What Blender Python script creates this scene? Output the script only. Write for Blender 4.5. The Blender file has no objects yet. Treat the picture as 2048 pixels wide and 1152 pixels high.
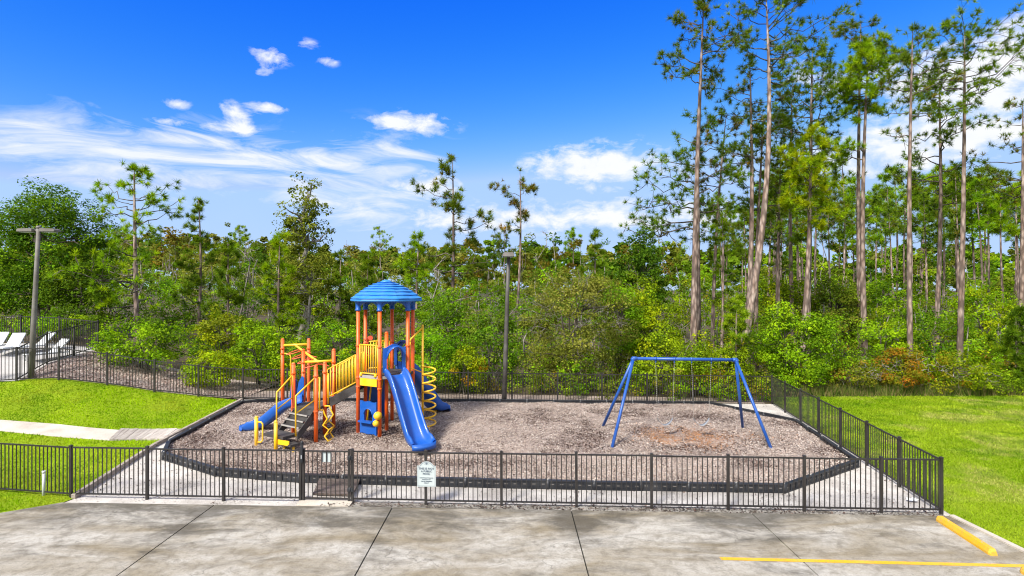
import bpy, math, random
import numpy as np
from mathutils import Vector, Matrix

R = math.radians
rng = np.random.default_rng(7)
random.seed(7)
scene = bpy.context.scene
COL = scene.collection

# ------------------------------------------------------------------ camera
FPX = 1138.0            # focal length in photo pixels (2048 wide)
CAM_H = 5.4
cam_data = bpy.data.cameras.new('camera')
cam_data.sensor_width = 36.0
cam_data.lens = 36.0 * FPX / 2048.0
cam_data.clip_start = 0.1
cam_data.clip_end = 3000.0
cam = bpy.data.objects.new('camera', cam_data)
cam.location = (0, 0, CAM_H)
cam.rotation_euler = (R(90.1), 0, 0)
COL.objects.link(cam)
scene.camera = cam

# ------------------------------------------------------------------ light
SUN_AZ = -146.0         # degrees from +Y towards +X: behind the camera, to the left
SUN_EL = 43.0
sun_data = bpy.data.lights.new('sun', 'SUN')
sun_data.energy = 2.7
sun_data.angle = R(11.0)
sun_data.color = (1.0, 0.95, 0.86)
sun = bpy.data.objects.new('sun', sun_data)
_d = Vector((math.sin(R(SUN_AZ)) * math.cos(R(SUN_EL)), math.cos(R(SUN_AZ)) * math.cos(R(SUN_EL)), math.sin(R(SUN_EL))))
sun.rotation_euler = _d.to_track_quat('Z', 'Y').to_euler()
sun.location = (-20, -20, 40)
COL.objects.link(sun)

vs = scene.view_settings
scene.display_settings.display_device = 'sRGB'
vs.view_transform = 'Standard'
vs.look = 'None'
vs.gamma = 1.0
vs.exposure = 1.48
vs.use_curve_mapping = False
cy = scene.cycles
cy.max_bounces = 8
cy.diffuse_bounces = 5
cy.glossy_bounces = 2
cy.transmission_bounces = 4
cy.transparent_max_bounces = 4
cy.sample_clamp_indirect = 6.0
cy.use_denoising = True
cy.filter_width = 1.1

# ------------------------------------------------------------------ world: Nishita sky with procedural clouds
world = bpy.data.worlds.new('World')
scene.world = world
world.use_nodes = True
wt = world.node_tree
wt.nodes.clear()
def wn(t, **k):
    n = wt.nodes.new(t)
    for a, b in k.items():
        setattr(n, a, b)
    return n
def wl(a, b):
    wt.links.new(a, b)
def wmath(op, a, b=None, c=None, clamp=False):
    n = wn('ShaderNodeMath', operation=op, use_clamp=clamp)
    for i, v in enumerate((a, b, c)):
        if v is None:
            continue
        if isinstance(v, (int, float)):
            n.inputs[i].default_value = v
        else:
            wl(v, n.inputs[i])
    return n.outputs[0]
SKY_REF = (1.80, 2.96, 4.89)
sky = wn('ShaderNodeTexSky', sky_type='NISHITA')
sky.sun_disc = False
sky.sun_elevation = R(SUN_EL)
sky.sun_rotation = R(SUN_AZ)
sky.altitude = 0
sky.air_density = 1.0
sky.dust_density = 0.35
sky.ozone_density = 3.0
tc = wn('ShaderNodeTexCoord')
sep = wn('ShaderNodeSeparateXYZ')
wl(tc.outputs['Generated'], sep.inputs[0])
sx, sy, sz = sep.outputs
az = wmath('ARCTAN2', sx, sy)
el = wmath('ARCSINE', sz)
comb = wn('ShaderNodeCombineXYZ')
wl(az, comb.inputs[0]); wl(wmath('MULTIPLY', el, 1.9), comb.inputs[1])
def wnoise(scale, detail, rough, dist=0.0, vec=None, off=(0, 0, 0), sc=(1, 1, 1)):
    mp = wn('ShaderNodeMapping')
    mp.inputs['Location'].default_value = off
    mp.inputs['Scale'].default_value = sc
    wl(vec or comb.outputs[0], mp.inputs[0])
    n = wn('ShaderNodeTexNoise')
    n.inputs['Scale'].default_value = scale
    n.inputs['Detail'].default_value = detail
    n.inputs['Roughness'].default_value = rough
    n.inputs['Distortion'].default_value = dist
    wl(mp.outputs[0], n.inputs['Vector'])
    return n.outputs['Fac']
puff = wnoise(19.0, 9, 0.62, 0.3)
wisp = wnoise(6.5, 10, 0.63, 1.3, off=(3.1, 1.7, 0), sc=(0.85, 1.9, 1))
def blob(px, py, rx, ry, amp):
    u = (px - 1024) / FPX; v = (578 - py) / FPX
    a0 = math.atan(u); e0 = math.atan(v / math.sqrt(1 + u * u))
    ra = rx / FPX * math.cos(a0) ** 2; re = ry / FPX * math.cos(a0)
    p = wmath('POWER', wmath('ABSOLUTE', wmath('MULTIPLY', wmath('SUBTRACT', az, a0), 1 / ra)), 2.0)
    q = wmath('POWER', wmath('ABSOLUTE', wmath('MULTIPLY', wmath('SUBTRACT', el, e0), 1 / re)), 2.0)
    g = wmath('EXPONENT', wmath('MULTIPLY', wmath('ADD', p, q), -1.0))
    return wmath('MULTIPLY', g, amp)
def total(lst):
    s = lst[0]
    for x in lst[1:]:
        s = wmath('ADD', s, x)
    return s
PUFFS = [(540, 112, 40, 17, .9), (612, 88, 26, 10, .75), (650, 122, 26, 10, .7), (522, 142, 22, 9, .75), (350, 206, 30, 11, .85), (475, 230, 44, 24, .95), (545, 215, 32, 10, .8),
         (330, 242, 42, 9, .75), (470, 258, 75, 12, .85), (835, 248, 72, 24, 1.0), (765, 242, 42, 15, .9), (1210, 330, 140, 42, 1.1), (1120, 332, 50, 16, .9), (850, 370, 75, 28, .9),
         (1040, 438, 130, 34, .95), (870, 440, 70, 22, .8), (1240, 440, 110, 24, .9), (1225, 406, 50, 12, .7), (1420, 440, 100, 40, .9), (1600, 130, 40, 35, .75), (1900, 150, 170, 70, 1.05),
         (2040, 85, 70, 45, 1.0), (1820, 270, 160, 35, .9), (2010, 180, 110, 50, 1.0), (1960, 272, 110, 18, .85), (1750, 330, 300, 40, .7), (1690, 165, 60, 26, .7)]
WISPS = [(60, 295, 220, 66, 1.0), (330, 300, 240, 70, 1.0), (600, 340, 240, 60, 1.05), (790, 330, 130, 70, 1.0), (720, 410, 130, 42, .75), (200, 370, 330, 40, .45), (900, 470, 500, 40, .38), (1400, 470, 600, 50, .4)]
pm = total([blob(*b) for b in PUFFS])
wm = total([blob(*b) for b in WISPS])
# scattered cloud over the rest of the sky
big = wnoise(2.3, 5, 0.6, 0.4, vec=tc.outputs['Generated'], off=(5, 2, 1), sc=(1, 1, 1.6))
side = wmath('MULTIPLY', wmath('SUBTRACT', wmath('ABSOLUTE', az), 0.78), 3.0, clamp=True)
high = wmath('MULTIPLY', wmath('SUBTRACT', el, 0.52), 4.0, clamp=True)
rest = wmath('MULTIPLY', wmath('MAXIMUM', side, high), wmath('MULTIPLY', wmath('SUBTRACT', big, 0.32), 5.0, clamp=True))
pmk = wmath('MULTIPLY', wmath('SUBTRACT', wmath('ADD', wmath('MULTIPLY', wmath('MINIMUM', pm, 1.2), 0.62), wmath('MULTIPLY', puff, 1.9)), 1.16), 2.1, clamp=True)
wmk = wmath('MULTIPLY', wmath('SUBTRACT', wmath('ADD', wmath('MULTIPLY', wmath('MINIMUM', wm, 1.3), 0.66), wmath('MULTIPLY', wisp, 3.0)), 1.85), 1.15, clamp=True)
wmk = wmath('MULTIPLY', wmk, wmath('MINIMUM', wm, 1.0))
pmk = wmath('MULTIPLY', pmk, wmath('MULTIPLY', wmath('SUBTRACT', pm, 0.10), 3.5, clamp=True))
hz = wmath('MULTIPLY', wmath('POWER', wmath('SUBTRACT', 1.0, wmath('ABSOLUTE', sz), clamp=True), 9.0), 0.30)
mask = wmath('MAXIMUM', wmath('MAXIMUM', pmk, wmath('MULTIPLY', wmk, 0.92)), wmath('MULTIPLY', rest, 0.9))
mask = wmath('MAXIMUM', mask, hz)
# deepen the blue towards the top of the sky, paler to the horizon
sr_ = wn('ShaderNodeSeparateColor'); wl(sky.outputs[0], sr_.inputs[0])
def chan(o, ref, gain, p, cap):
    return wmath('MINIMUM', wmath('MULTIPLY', wmath('POWER', wmath('MULTIPLY', o, 1 / ref), p), gain), cap)
cr_ = wn('ShaderNodeCombineColor')
wl(chan(sr_.outputs[0], SKY_REF[0], 0.31, 4.2, 1.45), cr_.inputs[0])
wl(chan(sr_.outputs[1], SKY_REF[1], 1.30, 1.6, 2.3), cr_.inputs[1])
wl(chan(sr_.outputs[2], SKY_REF[2], 3.7, 0.15, 3.9), cr_.inputs[2])
cc = wn('ShaderNodeMix', data_type='RGBA')
wl(puff, cc.inputs[0]); cc.inputs[6].default_value = (3.05, 3.25, 3.6, 1); cc.inputs[7].default_value = (3.85, 3.85, 3.85, 1)
mx = wn('ShaderNodeMix', data_type='RGBA')
wl(mask, mx.inputs[0]); wl(cr_.outputs[0], mx.inputs[6]); wl(cc.outputs[2], mx.inputs[7])
bg = wn('ShaderNodeBackground'); bg.inputs['Strength'].default_value = 0.10
out = wn('ShaderNodeOutputWorld')
wl(mx.outputs[2], bg.inputs[0]); wl(bg.outputs[0], out.inputs[0])
world.cycles.sampling_method = 'MANUAL'
world.cycles.sample_map_resolution = 512

# ------------------------------------------------------------------ terrain height and pixel helpers
_LX = [-60, -22, -18.6, -16.4, -14.6, -13, -11.3, -0.5, 12.2]
_LZ = [2.4, 2.35, 2.05, 1.58, 1.2, 0.95, 0.75, 0.4, 0.0]
def gz(X, Y):
    l = np.interp(X, _LX, _LZ)
    t = np.clip((np.asarray(Y, float) - 15.0) / 9.0, 0, 1)
    e = np.clip((-np.asarray(X, float) - 17.5) / 2.0, 0, 1) * np.clip(np.asarray(Y, float) - 22.5, 0, 5) * 0.1
    return l * t + e
def gf(X, Y):
    return float(gz(X, Y))
def ground_at(px, py):
    lo, hi = 3.0, 600.0
    k = (py - 578.0) / FPX
    for _ in range(60):
        m = 0.5 * (lo + hi)
        X = (px - 1024) * m / FPX
        if CAM_H - k * m > gf(X, m):
            lo = m
        else:
            hi = m
    return ((px - 1024) * lo / FPX, lo)
def xat(px, Y):
    return (px - 1024) * Y / FPX
def zat(py, Y):
    return CAM_H - (py - 578.0) * Y / FPX

# ------------------------------------------------------------------ materials
MATS = {}
class NT:
    def __init__(self, name):
        self.m = bpy.data.materials.new(name); self.m.use_nodes = True
        self.t = self.m.node_tree; self.t.nodes.clear()
        self.out = self.n('ShaderNodeOutputMaterial')
        MATS[name] = self.m
    def n(self, t, **k):
        x = self.t.nodes.new(t)
        for a, b in k.items():
            setattr(x, a, b)
        return x
    def l(self, a, b):
        self.t.links.new(a, b)
    def put(self, sock, v):
        if isinstance(v, (int, float)):
            sock.default_value = v
        elif isinstance(v, tuple):
            sock.default_value = (*v, 1) if len(v) == 3 and sock.type == 'RGBA' else v
        else:
            self.l(v, sock)
    def math(self, op, a, b=None, clamp=False):
        x = self.n('ShaderNodeMath', operation=op, use_clamp=clamp)
        self.put(x.inputs[0], a)
        if b is not None:
            self.put(x.inputs[1], b)
        return x.outputs[0]
    def mix(self, f, a, b, blend='MIX'):
        x = self.n('ShaderNodeMix', data_type='RGBA', blend_type=blend)
        self.put(x.inputs[0], f); self.put(x.inputs[6], a); self.put(x.inputs[7], b)
        return x.outputs[2]
    def coord(self, kind='Object', scale=(1, 1, 1), off=(0, 0, 0)):
        c = self.n('ShaderNodeTexCoord') if kind != 'World' else self.n('ShaderNodeNewGeometry')
        mp = self.n('ShaderNodeMapping'); mp.inputs['Scale'].default_value = scale; mp.inputs['Location'].default_value = off
        self.l(c.outputs['Position' if kind == 'World' else kind], mp.inputs[0])
        return mp.outputs[0]
    def noise(self, vec, scale, detail=4, rough=0.55, dist=0.0):
        x = self.n('ShaderNodeTexNoise')
        x.inputs['Scale'].default_value = scale; x.inputs['Detail'].default_value = detail
        x.inputs['Roughness'].default_value = rough; x.inputs['Distortion'].default_value = dist
        self.l(vec, x.inputs['Vector'])
        return x.outputs['Fac']
    def ramp(self, f, stops):
        x = self.n('ShaderNodeValToRGB')
        e = x.color_ramp.elements
        while len(e) < len(stops):
            e.new(0.5)
        for q, (p, c) in zip(e, stops):
            q.position = p; q.color = (*c, 1) if isinstance(c, tuple) else (c, c, c, 1)
        self.l(f, x.inputs[0])
        return x.outputs[0]
    def bump(self, h, strength=0.3, dist=0.02):
        x = self.n('ShaderNodeBump'); x.inputs['Strength'].default_value = strength; x.inputs['Distance'].default_value = dist
        self.l(h, x.inputs['Height'])
        return x.outputs[0]
    def pbr(self, col, rough=0.6, metal=0.0, normal=None, spec=0.5, coat=0.0):
        p = self.n('ShaderNodeBsdfPrincipled')
        self.put(p.inputs['Base Color'], col); self.put(p.inputs['Roughness'], rough); self.put(p.inputs['Metallic'], metal)
        p.inputs['Specular IOR Level'].default_value = spec
        p.inputs['Coat Weight'].default_value = coat
        if normal is not None:
            self.l(normal, p.inputs['Normal'])
        return p
    def done(self, sh):
        self.l(sh.outputs[0], self.out.inputs[0])
        return self.m

def painted(name, col, rough=0.35, fade=0.18, dirt=(0.12, 0.09, 0.07), dirtamt=0.35, coat=0.0, dlo=0.60):
    t = NT(name)
    v = t.coord('World')
    a = t.noise(v, 2.2, 5, 0.6)
    b = t.noise(v, 26, 4, 0.6)
    lighter = tuple(min(1, c * (1 - fade) + fade * 0.8) for c in col)
    c = t.mix(t.ramp(a, [(0.40, 0.0), (0.72, 1.0)]), col, lighter)
    c = t.mix(t.math('MULTIPLY', t.ramp(b, [(dlo, 0.0), (dlo + 0.16, 1.0)]), dirtamt), c, dirt)
    rr = t.math('ADD', t.math('MULTIPLY', a, 0.25), rough - 0.1)
    return t.done(t.pbr(c, rr, 0.0, t.bump(b, 0.06, 0.01), 0.5, coat))

painted('orange_steel', (0.80, 0.110, 0.004), 0.42, 0.06)
painted('red_orange_plastic', (0.78, 0.085, 0.02), 0.4, 0.08)
painted('yellow_steel', (0.82, 0.47, 0.008), 0.42, 0.06)
painted('blue_plastic', (0.003, 0.080, 0.38), 0.42, 0.02, dirtamt=0.10, coat=0.15)
painted('roof_blue', (0.020, 0.20, 0.58), 0.45, 0.05, dirtamt=0.12)
painted('swing_blue', (0.006, 0.070, 0.32), 0.38, 0.04, dirtamt=0.25)
painted('fence_metal', (0.017, 0.0145, 0.0135), 0.45, 0.02, (0.09, 0.08, 0.07), 0.25)
painted('black_deck', (0.030, 0.026, 0.025), 0.7, 0.06, (0.2, 0.15, 0.12), 0.6)
painted('border_plastic', (0.010, 0.012, 0.017), 0.45, 0.03, (0.14, 0.12, 0.11), 0.4)
painted('grey_plank', (0.30, 0.28, 0.26), 0.7, 0.1)
painted('lamp_bronze', (0.05, 0.044, 0.039), 0.55, 0.08, (0.2, 0.18, 0.16), 0.4)
painted('lamp_grey', (0.12, 0.108, 0.097), 0.65, 0.12, (0.08, 0.07, 0.06), 0.5)
painted('white_plastic', (0.50, 0.52, 0.54), 0.5, 0.05, (0.4, 0.38, 0.35), 0.3)
painted('sign_face', (0.42, 0.475, 0.48), 0.45, 0.05, (0.4, 0.42, 0.42), 0.15)
painted('sign_ink', (0.03, 0.055, 0.10), 0.5, 0.0, dirtamt=0.0)
painted('yellow_paint', (0.66, 0.36, 0.006), 0.6, 0.05, (0.22, 0.17, 0.09), 0.7, 0.0, 0.53)
painted('chain_steel', (0.30, 0.29, 0.27), 0.45, 0.05)
painted('rubber', (0.20, 0.22, 0.25), 0.6, 0.1)
painted('paper_white', (0.78, 0.80, 0.82), 0.7, 0.0, dirtamt=0.1)

def concrete():
    t = NT('concrete')
    v = t.coord('World'); vs_ = t.coord('World', (0.36, 1.0, 1.0), (2.0, 0.6, 0))
    fine = t.noise(v, 60, 5, 0.75)
    grit = t.noise(v, 19, 6, 0.75)
    mid = t.noise(v, 3.4, 8, 0.70, 0.4)
    st = t.noise(vs_, 0.95, 9, 0.66, 0.5)
    st2 = t.noise(t.coord('World', (0.34, 0.85, 1), (9.0, 3.1, 0)), 1.35, 10, 0.74, 0.5)
    base = t.mix(t.ramp(st, [(0.38, 0.0), (0.60, 1.0)]), (0.255, 0.215, 0.148), (0.45, 0.425, 0.375))
    base = t.mix(t.math('MULTIPLY', t.ramp(mid, [(0.36, 1.0), (0.54, 0.0)]), 0.55), base, (0.135, 0.112, 0.076))
    y = t.n('ShaderNodeSeparateXYZ'); g = t.n('ShaderNodeNewGeometry'); t.l(g.outputs['Position'], y.inputs[0])
    # mildew grows thickest along the edge under the fence
    far = t.math('MULTIPLY', t.math('SUBTRACT', y.outputs[1], 10.6), 0.062, clamp=True)
    dk = t.math('ADD', st2, far)
    for xj in (-7.42, -2.95, 1.44, 5.75):
        dj = t.math('ABSOLUTE', t.math('SUBTRACT', y.outputs[0], xj))
        dk = t.math('ADD', dk, t.math('MULTIPLY', t.math('SUBTRACT', 0.55, dj, True), 0.16))
    dk = t.math('ADD', dk, t.math('MULTIPLY', t.math('SUBTRACT', grit, 0.5), 0.22))
    dkm = t.ramp(dk, [(0.59, 0.0), (0.76, 1.0)])
    base = t.mix(t.math('MULTIPLY', dkm, 0.70), base, (0.038, 0.034, 0.027))
    base = t.mix(t.math('MULTIPLY', t.ramp(grit, [(0.34, 1.0), (0.50, 0.0)]), 0.35), base, (0.07, 0.06, 0.045))
    base = t.mix(t.math('MULTIPLY', t.ramp(fine, [(0.38, 1.0), (0.55, 0.0)]), 0.35), base, (0.06, 0.052, 0.042))
    base = t.mix(t.math('MULTIPLY', t.ramp(fine, [(0.60, 0.0), (0.75, 1.0)]), 0.4), base, (0.55, 0.53, 0.49))
    vo = t.n('ShaderNodeTexVoronoi', feature='DISTANCE_TO_EDGE'); vo.inputs['Scale'].default_value = 0.42
    wv = t.n('ShaderNodeVectorMath', operation='ADD'); t.l(v, wv.inputs[0])
    nz = t.n('ShaderNodeTexNoise'); nz.inputs['Scale'].default_value = 2.5; nz.inputs['Detail'].default_value = 6; t.l(v, nz.inputs['Vector'])
    sc = t.n('ShaderNodeVectorMath', operation='SCALE'); sc.inputs['Scale'].default_value = 0.7; t.l(nz.outputs['Color'], sc.inputs[0]); t.l(sc.outputs[0], wv.inputs[1]); t.l(wv.outputs[0], vo.inputs['Vector'])
    ck = t.math('MULTIPLY', t.ramp(vo.outputs['Distance'], [(0.0, 1.0), (0.006, 0.0)]), t.ramp(st, [(0.47, 0.0), (0.56, 1.0)]))
    base = t.mix(t.math('MULTIPLY', ck, 0.55), base, (0.05, 0.045, 0.036))
    return t.done(t.pbr(base, 0.85, 0, t.bump(fine, 0.35, 0.01), 0.3))
concrete()

def simple_ground(name, stops, scale, detail=6, bump=0.5, rough=0.95, spots=None, spot_scale=40, spot_lo=0.6, stretch=(1, 1, 1), fine=60):
    t = NT(name)
    v = t.coord('World', stretch)
    a = t.noise(v, scale, detail, 0.6, 0.2)
    f = t.noise(t.coord('World'), fine, 3, 0.7)
    c = t.ramp(a, stops)
    if spots:
        s = t.noise(t.coord('World'), spot_scale, 3, 0.6)
        m = t.noise(t.coord('World', (1, 1, 1), (4, 4, 0)), 0.9, 4, 0.6)
        k = t.math('ADD', s, t.math('MULTIPLY', t.math('SUBTRACT', m, 0.5), 0.35))
        c = t.mix(t.ramp(k, [(spot_lo, 0.0), (spot_lo + 0.06, 1.0)]), c, spots)
    c = t.mix(0.35, c, t.ramp(f, [(0.3, 0.1), (0.7, 0.9)]), 'OVERLAY')
    return t.done(t.pbr(c, rough, 0, t.bump(f, bump, 0.02), 0.2))
simple_ground('forest_floor', [(0.3, (0.05, 0.04, 0.025)), (0.7, (0.11, 0.085, 0.05))], 1.2)
simple_ground('sand_path', [(0.3, (0.36, 0.33, 0.30)), (0.65, (0.56, 0.53, 0.49))], 1.3, spots=(0.07, 0.055, 0.045), spot_scale=30, spot_lo=0.60)
simple_ground('litter_strip', [(0.35, (0.10, 0.085, 0.065)), (0.55, (0.30, 0.28, 0.25))], 3.5, spots=(0.035, 0.03, 0.025), spot_scale=22, spot_lo=0.52)
simple_ground('mulch_ground', [(0.3, (0.19, 0.15, 0.13)), (0.6, (0.38, 0.31, 0.27))], 1.1, spots=(0.06, 0.035, 0.03), spot_scale=26, spot_lo=0.55)
simple_ground('straw_bank', [(0.3, (0.24, 0.18, 0.155)), (0.6, (0.46, 0.385, 0.34))], 3.0, stretch=(1, 1.6, 1), spots=(0.08, 0.035, 0.03), spot_scale=12, spot_lo=0.57)
simple_ground('lawn_soil', [(0.3, (0.15, 0.23, 0.004)), (0.7, (0.24, 0.33, 0.007))], 0.8, bump=0.8)
simple_ground('sidewalk_concrete', [(0.3, (0.40, 0.355, 0.30)), (0.7, (0.56, 0.51, 0.44))], 1.5)
simple_ground('deck_paving', [(0.3, (0.36, 0.345, 0.33)), (0.7, (0.46, 0.445, 0.43))], 1.5)
simple_ground('dark_joint', [(0.3, (0.02, 0.02, 0.018)), (0.7, (0.04, 0.04, 0.035))], 3)
def wood(name, c1, c2, axis=(1, 9, 1)):
    t = NT(name)
    oi = t.n('ShaderNodeObjectInfo')
    v = t.coord('World', axis)
    a = t.noise(v, 3.0, 6, 0.65, 0.6)
    c = t.ramp(a, [(0.3, c1), (0.7, c2)])
    h = t.n('ShaderNodeHueSaturation'); t.l(c, h.inputs['Color'])
    t.l(t.math('ADD', t.math('MULTIPLY', oi.outputs['Random'], 0.5), 0.75), h.inputs['Value'])
    return t.done(t.pbr(h.outputs[0], 0.85, 0, t.bump(a, 0.4, 0.01), 0.2))
wood('grey_timber', (0.24, 0.205, 0.175), (0.52, 0.475, 0.43), (9, 1, 1))
wood('dark_timber', (0.055, 0.04, 0.033), (0.20, 0.16, 0.14), (1, 9, 1))
wood('edging_timber', (0.16, 0.13, 0.11), (0.40, 0.35, 0.30), (2, 2, 9))
def bark(name, c1, c2, c3):
    t = NT(name)
    v = t.coord('Object', (1, 1, 0.28))
    vo = t.n('ShaderNodeTexVoronoi'); vo.inputs['Scale'].default_value = 7.0; t.l(v, vo.inputs['Vector'])
    a = t.noise(v, 5, 6, 0.65)
    c = t.mix(t.ramp(a, [(0.35, 0.0), (0.65, 1.0)]), c1, c2)
    c = t.mix(t.math('MULTIPLY', t.ramp(vo.outputs['Distance'], [(0.25, 0.0), (0.62, 1.0)]), 0.75), c, c3)
    oi = t.n('ShaderNodeObjectInfo'); h = t.n('ShaderNodeHueSaturation'); t.l(c, h.inputs['Color'])
    t.l(t.math('ADD', t.math('MULTIPLY', oi.outputs['Random'], 0.45), 0.8), h.inputs['Value'])
    return t.done(t.pbr(h.outputs[0], 0.95, 0, t.bump(vo.outputs['Distance'], 0.8, 0.04), 0.15))
bark('pine_bark', (0.235, 0.155, 0.125), (0.385, 0.315, 0.275), (0.055, 0.038, 0.032))
bark('grey_bark', (0.10, 0.085, 0.07), (0.20, 0.18, 0.155), (0.05, 0.04, 0.032))
bark('pale_bark', (0.26, 0.24, 0.21), (0.38, 0.355, 0.32), (0.12, 0.10, 0.09))

def leaf_mat(name, transl=0.45, rough=0.7, vary=0.022):
    t = NT(name)
    at = t.n('ShaderNodeAttribute'); at.attribute_name = 'tint'
    oi = t.n('ShaderNodeObjectInfo')
    h = t.n('ShaderNodeHueSaturation')
    t.l(at.outputs['Color'], h.inputs['Color'])
    t.l(t.math('ADD', t.math('MULTIPLY', t.math('SUBTRACT', oi.outputs['Random'], 0.5), vary), 0.5), h.inputs['Hue'])
    p = t.pbr(h.outputs[0], rough, 0, None, 0.06)
    tr = t.n('ShaderNodeBsdfTranslucent')
    t.l(t.mix(1.0, h.outputs[0], (1.25, 1.2, 0.55), 'MULTIPLY'), tr.inputs[0])
    m = t.n('ShaderNodeMixShader'); m.inputs[0].default_value = transl
    t.l(p.outputs[0], m.inputs[1]); t.l(tr.outputs[0], m.inputs[2])
    return t.done(m)
leaf_mat('leaf')
leaf_mat('needle', 0.36, 0.6, 0.015)
leaf_mat('grass_blade', 0.35, 0.6, 0.0)
def chip_mat():
    t = NT('chip')
    at = t.n('ShaderNodeAttribute'); at.attribute_name = 'tint'
    return t.done(t.pbr(at.outputs['Color'], 0.9, 0, None, 0.2))
chip_mat()

# ------------------------------------------------------------------ mesh builder
def tag(o, label=None, cat=None, group=None, kind=None):
    if label: o['label'] = label
    if cat: o['category'] = cat
    if group: o['group'] = group
    if kind: o['kind'] = kind
    return o
def link(name, mesh, parent=None, loc=(0, 0, 0), rot=None, scale=None):
    o = bpy.data.objects.new(name, mesh)
    COL.objects.link(o)
    o.parent = parent
    o.location = loc
    if rot is not None: o.rotation_euler = rot
    if scale is not None: o.scale = scale
    return o
def empty(name, loc):
    o = bpy.data.objects.new(name, None)
    o.empty_display_size = 0.2
    COL.objects.link(o); o.location = loc
    return o
def V(*a):
    return Vector(a) if len(a) > 1 else Vector(a[0])
class MB:
    def __init__(self):
        self.v = []; self.f = []; self.sm = []
    def add(self, vs_, fs, smooth=False):
        b = len(self.v)
        self.v += [tuple(p) for p in vs_]
        self.f += [tuple(i + b for i in q) for q in fs]
        self.sm += [smooth] * len(fs)
        return self
    def box(self, c, s, rz=0.0, M=None):
        x, y, z = s[0] / 2, s[1] / 2, s[2] / 2
        ps = [Vector((i * x, j * y, k * z)) for k in (-1, 1) for j in (-1, 1) for i in (-1, 1)]
        m = M if M is not None else Matrix.Rotation(rz, 3, 'Z')
        ps = [m @ p + V(c) for p in ps]
        return self.add(ps, [(0, 2, 3, 1), (4, 5, 7, 6), (0, 1, 5, 4), (2, 6, 7, 3), (0, 4, 6, 2), (1, 3, 7, 5)])
    def beam(self, a, b, w, h, up=(0, 0, 1)):
        a, b = V(a), V(b)
        d = b - a; L = d.length; d.normalize()
        u = V(up); s = d.cross(u)
        if s.length < 1e-4: s = d.cross(V(0, 1, 0))
        s.normalize(); u = s.cross(d)
        M = Matrix((s, d, u)).transposed()
        return self.box((a + b) / 2, (w, L, h), M=M)
    def tube(self, pts, r, n=8, cap=True, smooth=True):
        pts = [V(p) for p in pts]
        rs = r if isinstance(r, (list, tuple)) else [r] * len(pts)
        vs_ = []; fs = []
        prev = None
        for i, p in enumerate(pts):
            if i == 0: d = pts[1] - p
            elif i == len(pts) - 1: d = p - pts[i - 1]
            else: d = (pts[i + 1] - p).normalized() + (p - pts[i - 1]).normalized()
            d.normalize()
            if prev is None:
                s = d.cross(V(0, 0, 1))
                if s.length < 1e-3: s = V(1, 0, 0)
            else:
                s = prev - d * prev.dot(d)
                if s.length < 1e-5: s = d.cross(V(0, 1, 0))
            s.normalize(); prev = s
            t = d.cross(s)
            for k in range(n):
                a = 2 * math.pi * k / n
                vs_.append(p + (s * math.cos(a) + t * math.sin(a)) * rs[i])
        for i in range(len(pts) - 1):
            for k in range(n):
                k2 = (k + 1) % n
                fs.append((i * n + k, i * n + k2, (i + 1) * n + k2, (i + 1) * n + k))
        self.add(vs_, fs, smooth)
        if cap:
            b = len(self.v) - len(vs_)
            self.f.append(tuple(b + k for k in reversed(range(n)))); self.sm.append(False)
            e = b + (len(pts) - 1) * n
            self.f.append(tuple(e + k for k in range(n))); self.sm.append(False)
        return self
    def lathe(self, c, prof, n=16, smooth=True):
        c = V(c); vs_ = []; fs = []
        for r, z in prof:
            for k in range(n):
                a = 2 * math.pi * k / n
                vs_.append(c + V(r * math.cos(a), r * math.sin(a), z))
        for i in range(len(prof) - 1):
            for k in range(n):
                k2 = (k + 1) % n
                fs.append((i * n + k, i * n + k2, (i + 1) * n + k2, (i + 1) * n + k))
        fs.append(tuple(reversed(range(n)))); fs.append(tuple((len(prof) - 1) * n + k for k in range(n)))
        return self.add(vs_, fs, smooth)
    def ball(self, c, r, n=14):
        return self.lathe(c, [(max(0.001, r * math.sin(math.pi * i / 8)), -r * math.cos(math.pi * i / 8)) for i in range(9)], n)
    def prism(self, poly, a, b, axis='z'):
        """poly: list of 3-D points (planar), extruded by vector b"""
        n = len(poly); e = V(b)
        ps = [V(p) for p in poly] + [V(p) + e for p in poly]
        fs = [tuple(reversed(range(n))), tuple(range(n, 2 * n))] + [(i, (i + 1) % n, n + (i + 1) % n, n + i) for i in range(n)]
        return self.add(ps, fs)
    def mesh(self, name, mat, org=(0, 0, 0)):
        me = bpy.data.meshes.new(name)
        ox, oy, oz = org
        me.from_pydata([(x - ox, y - oy, z - oz) for x, y, z in self.v], [], self.f)
        me.polygons.foreach_set('use_smooth', self.sm)
        me.materials.append(MATS[mat])
        me.update()
        return me
    def build(self, name, mat, parent=None, org=(0, 0, 0), loc=None):
        me = self.mesh(name, mat, org)
        return link(name, me, parent, (0, 0, 0) if parent is not None else (loc or org))

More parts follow.
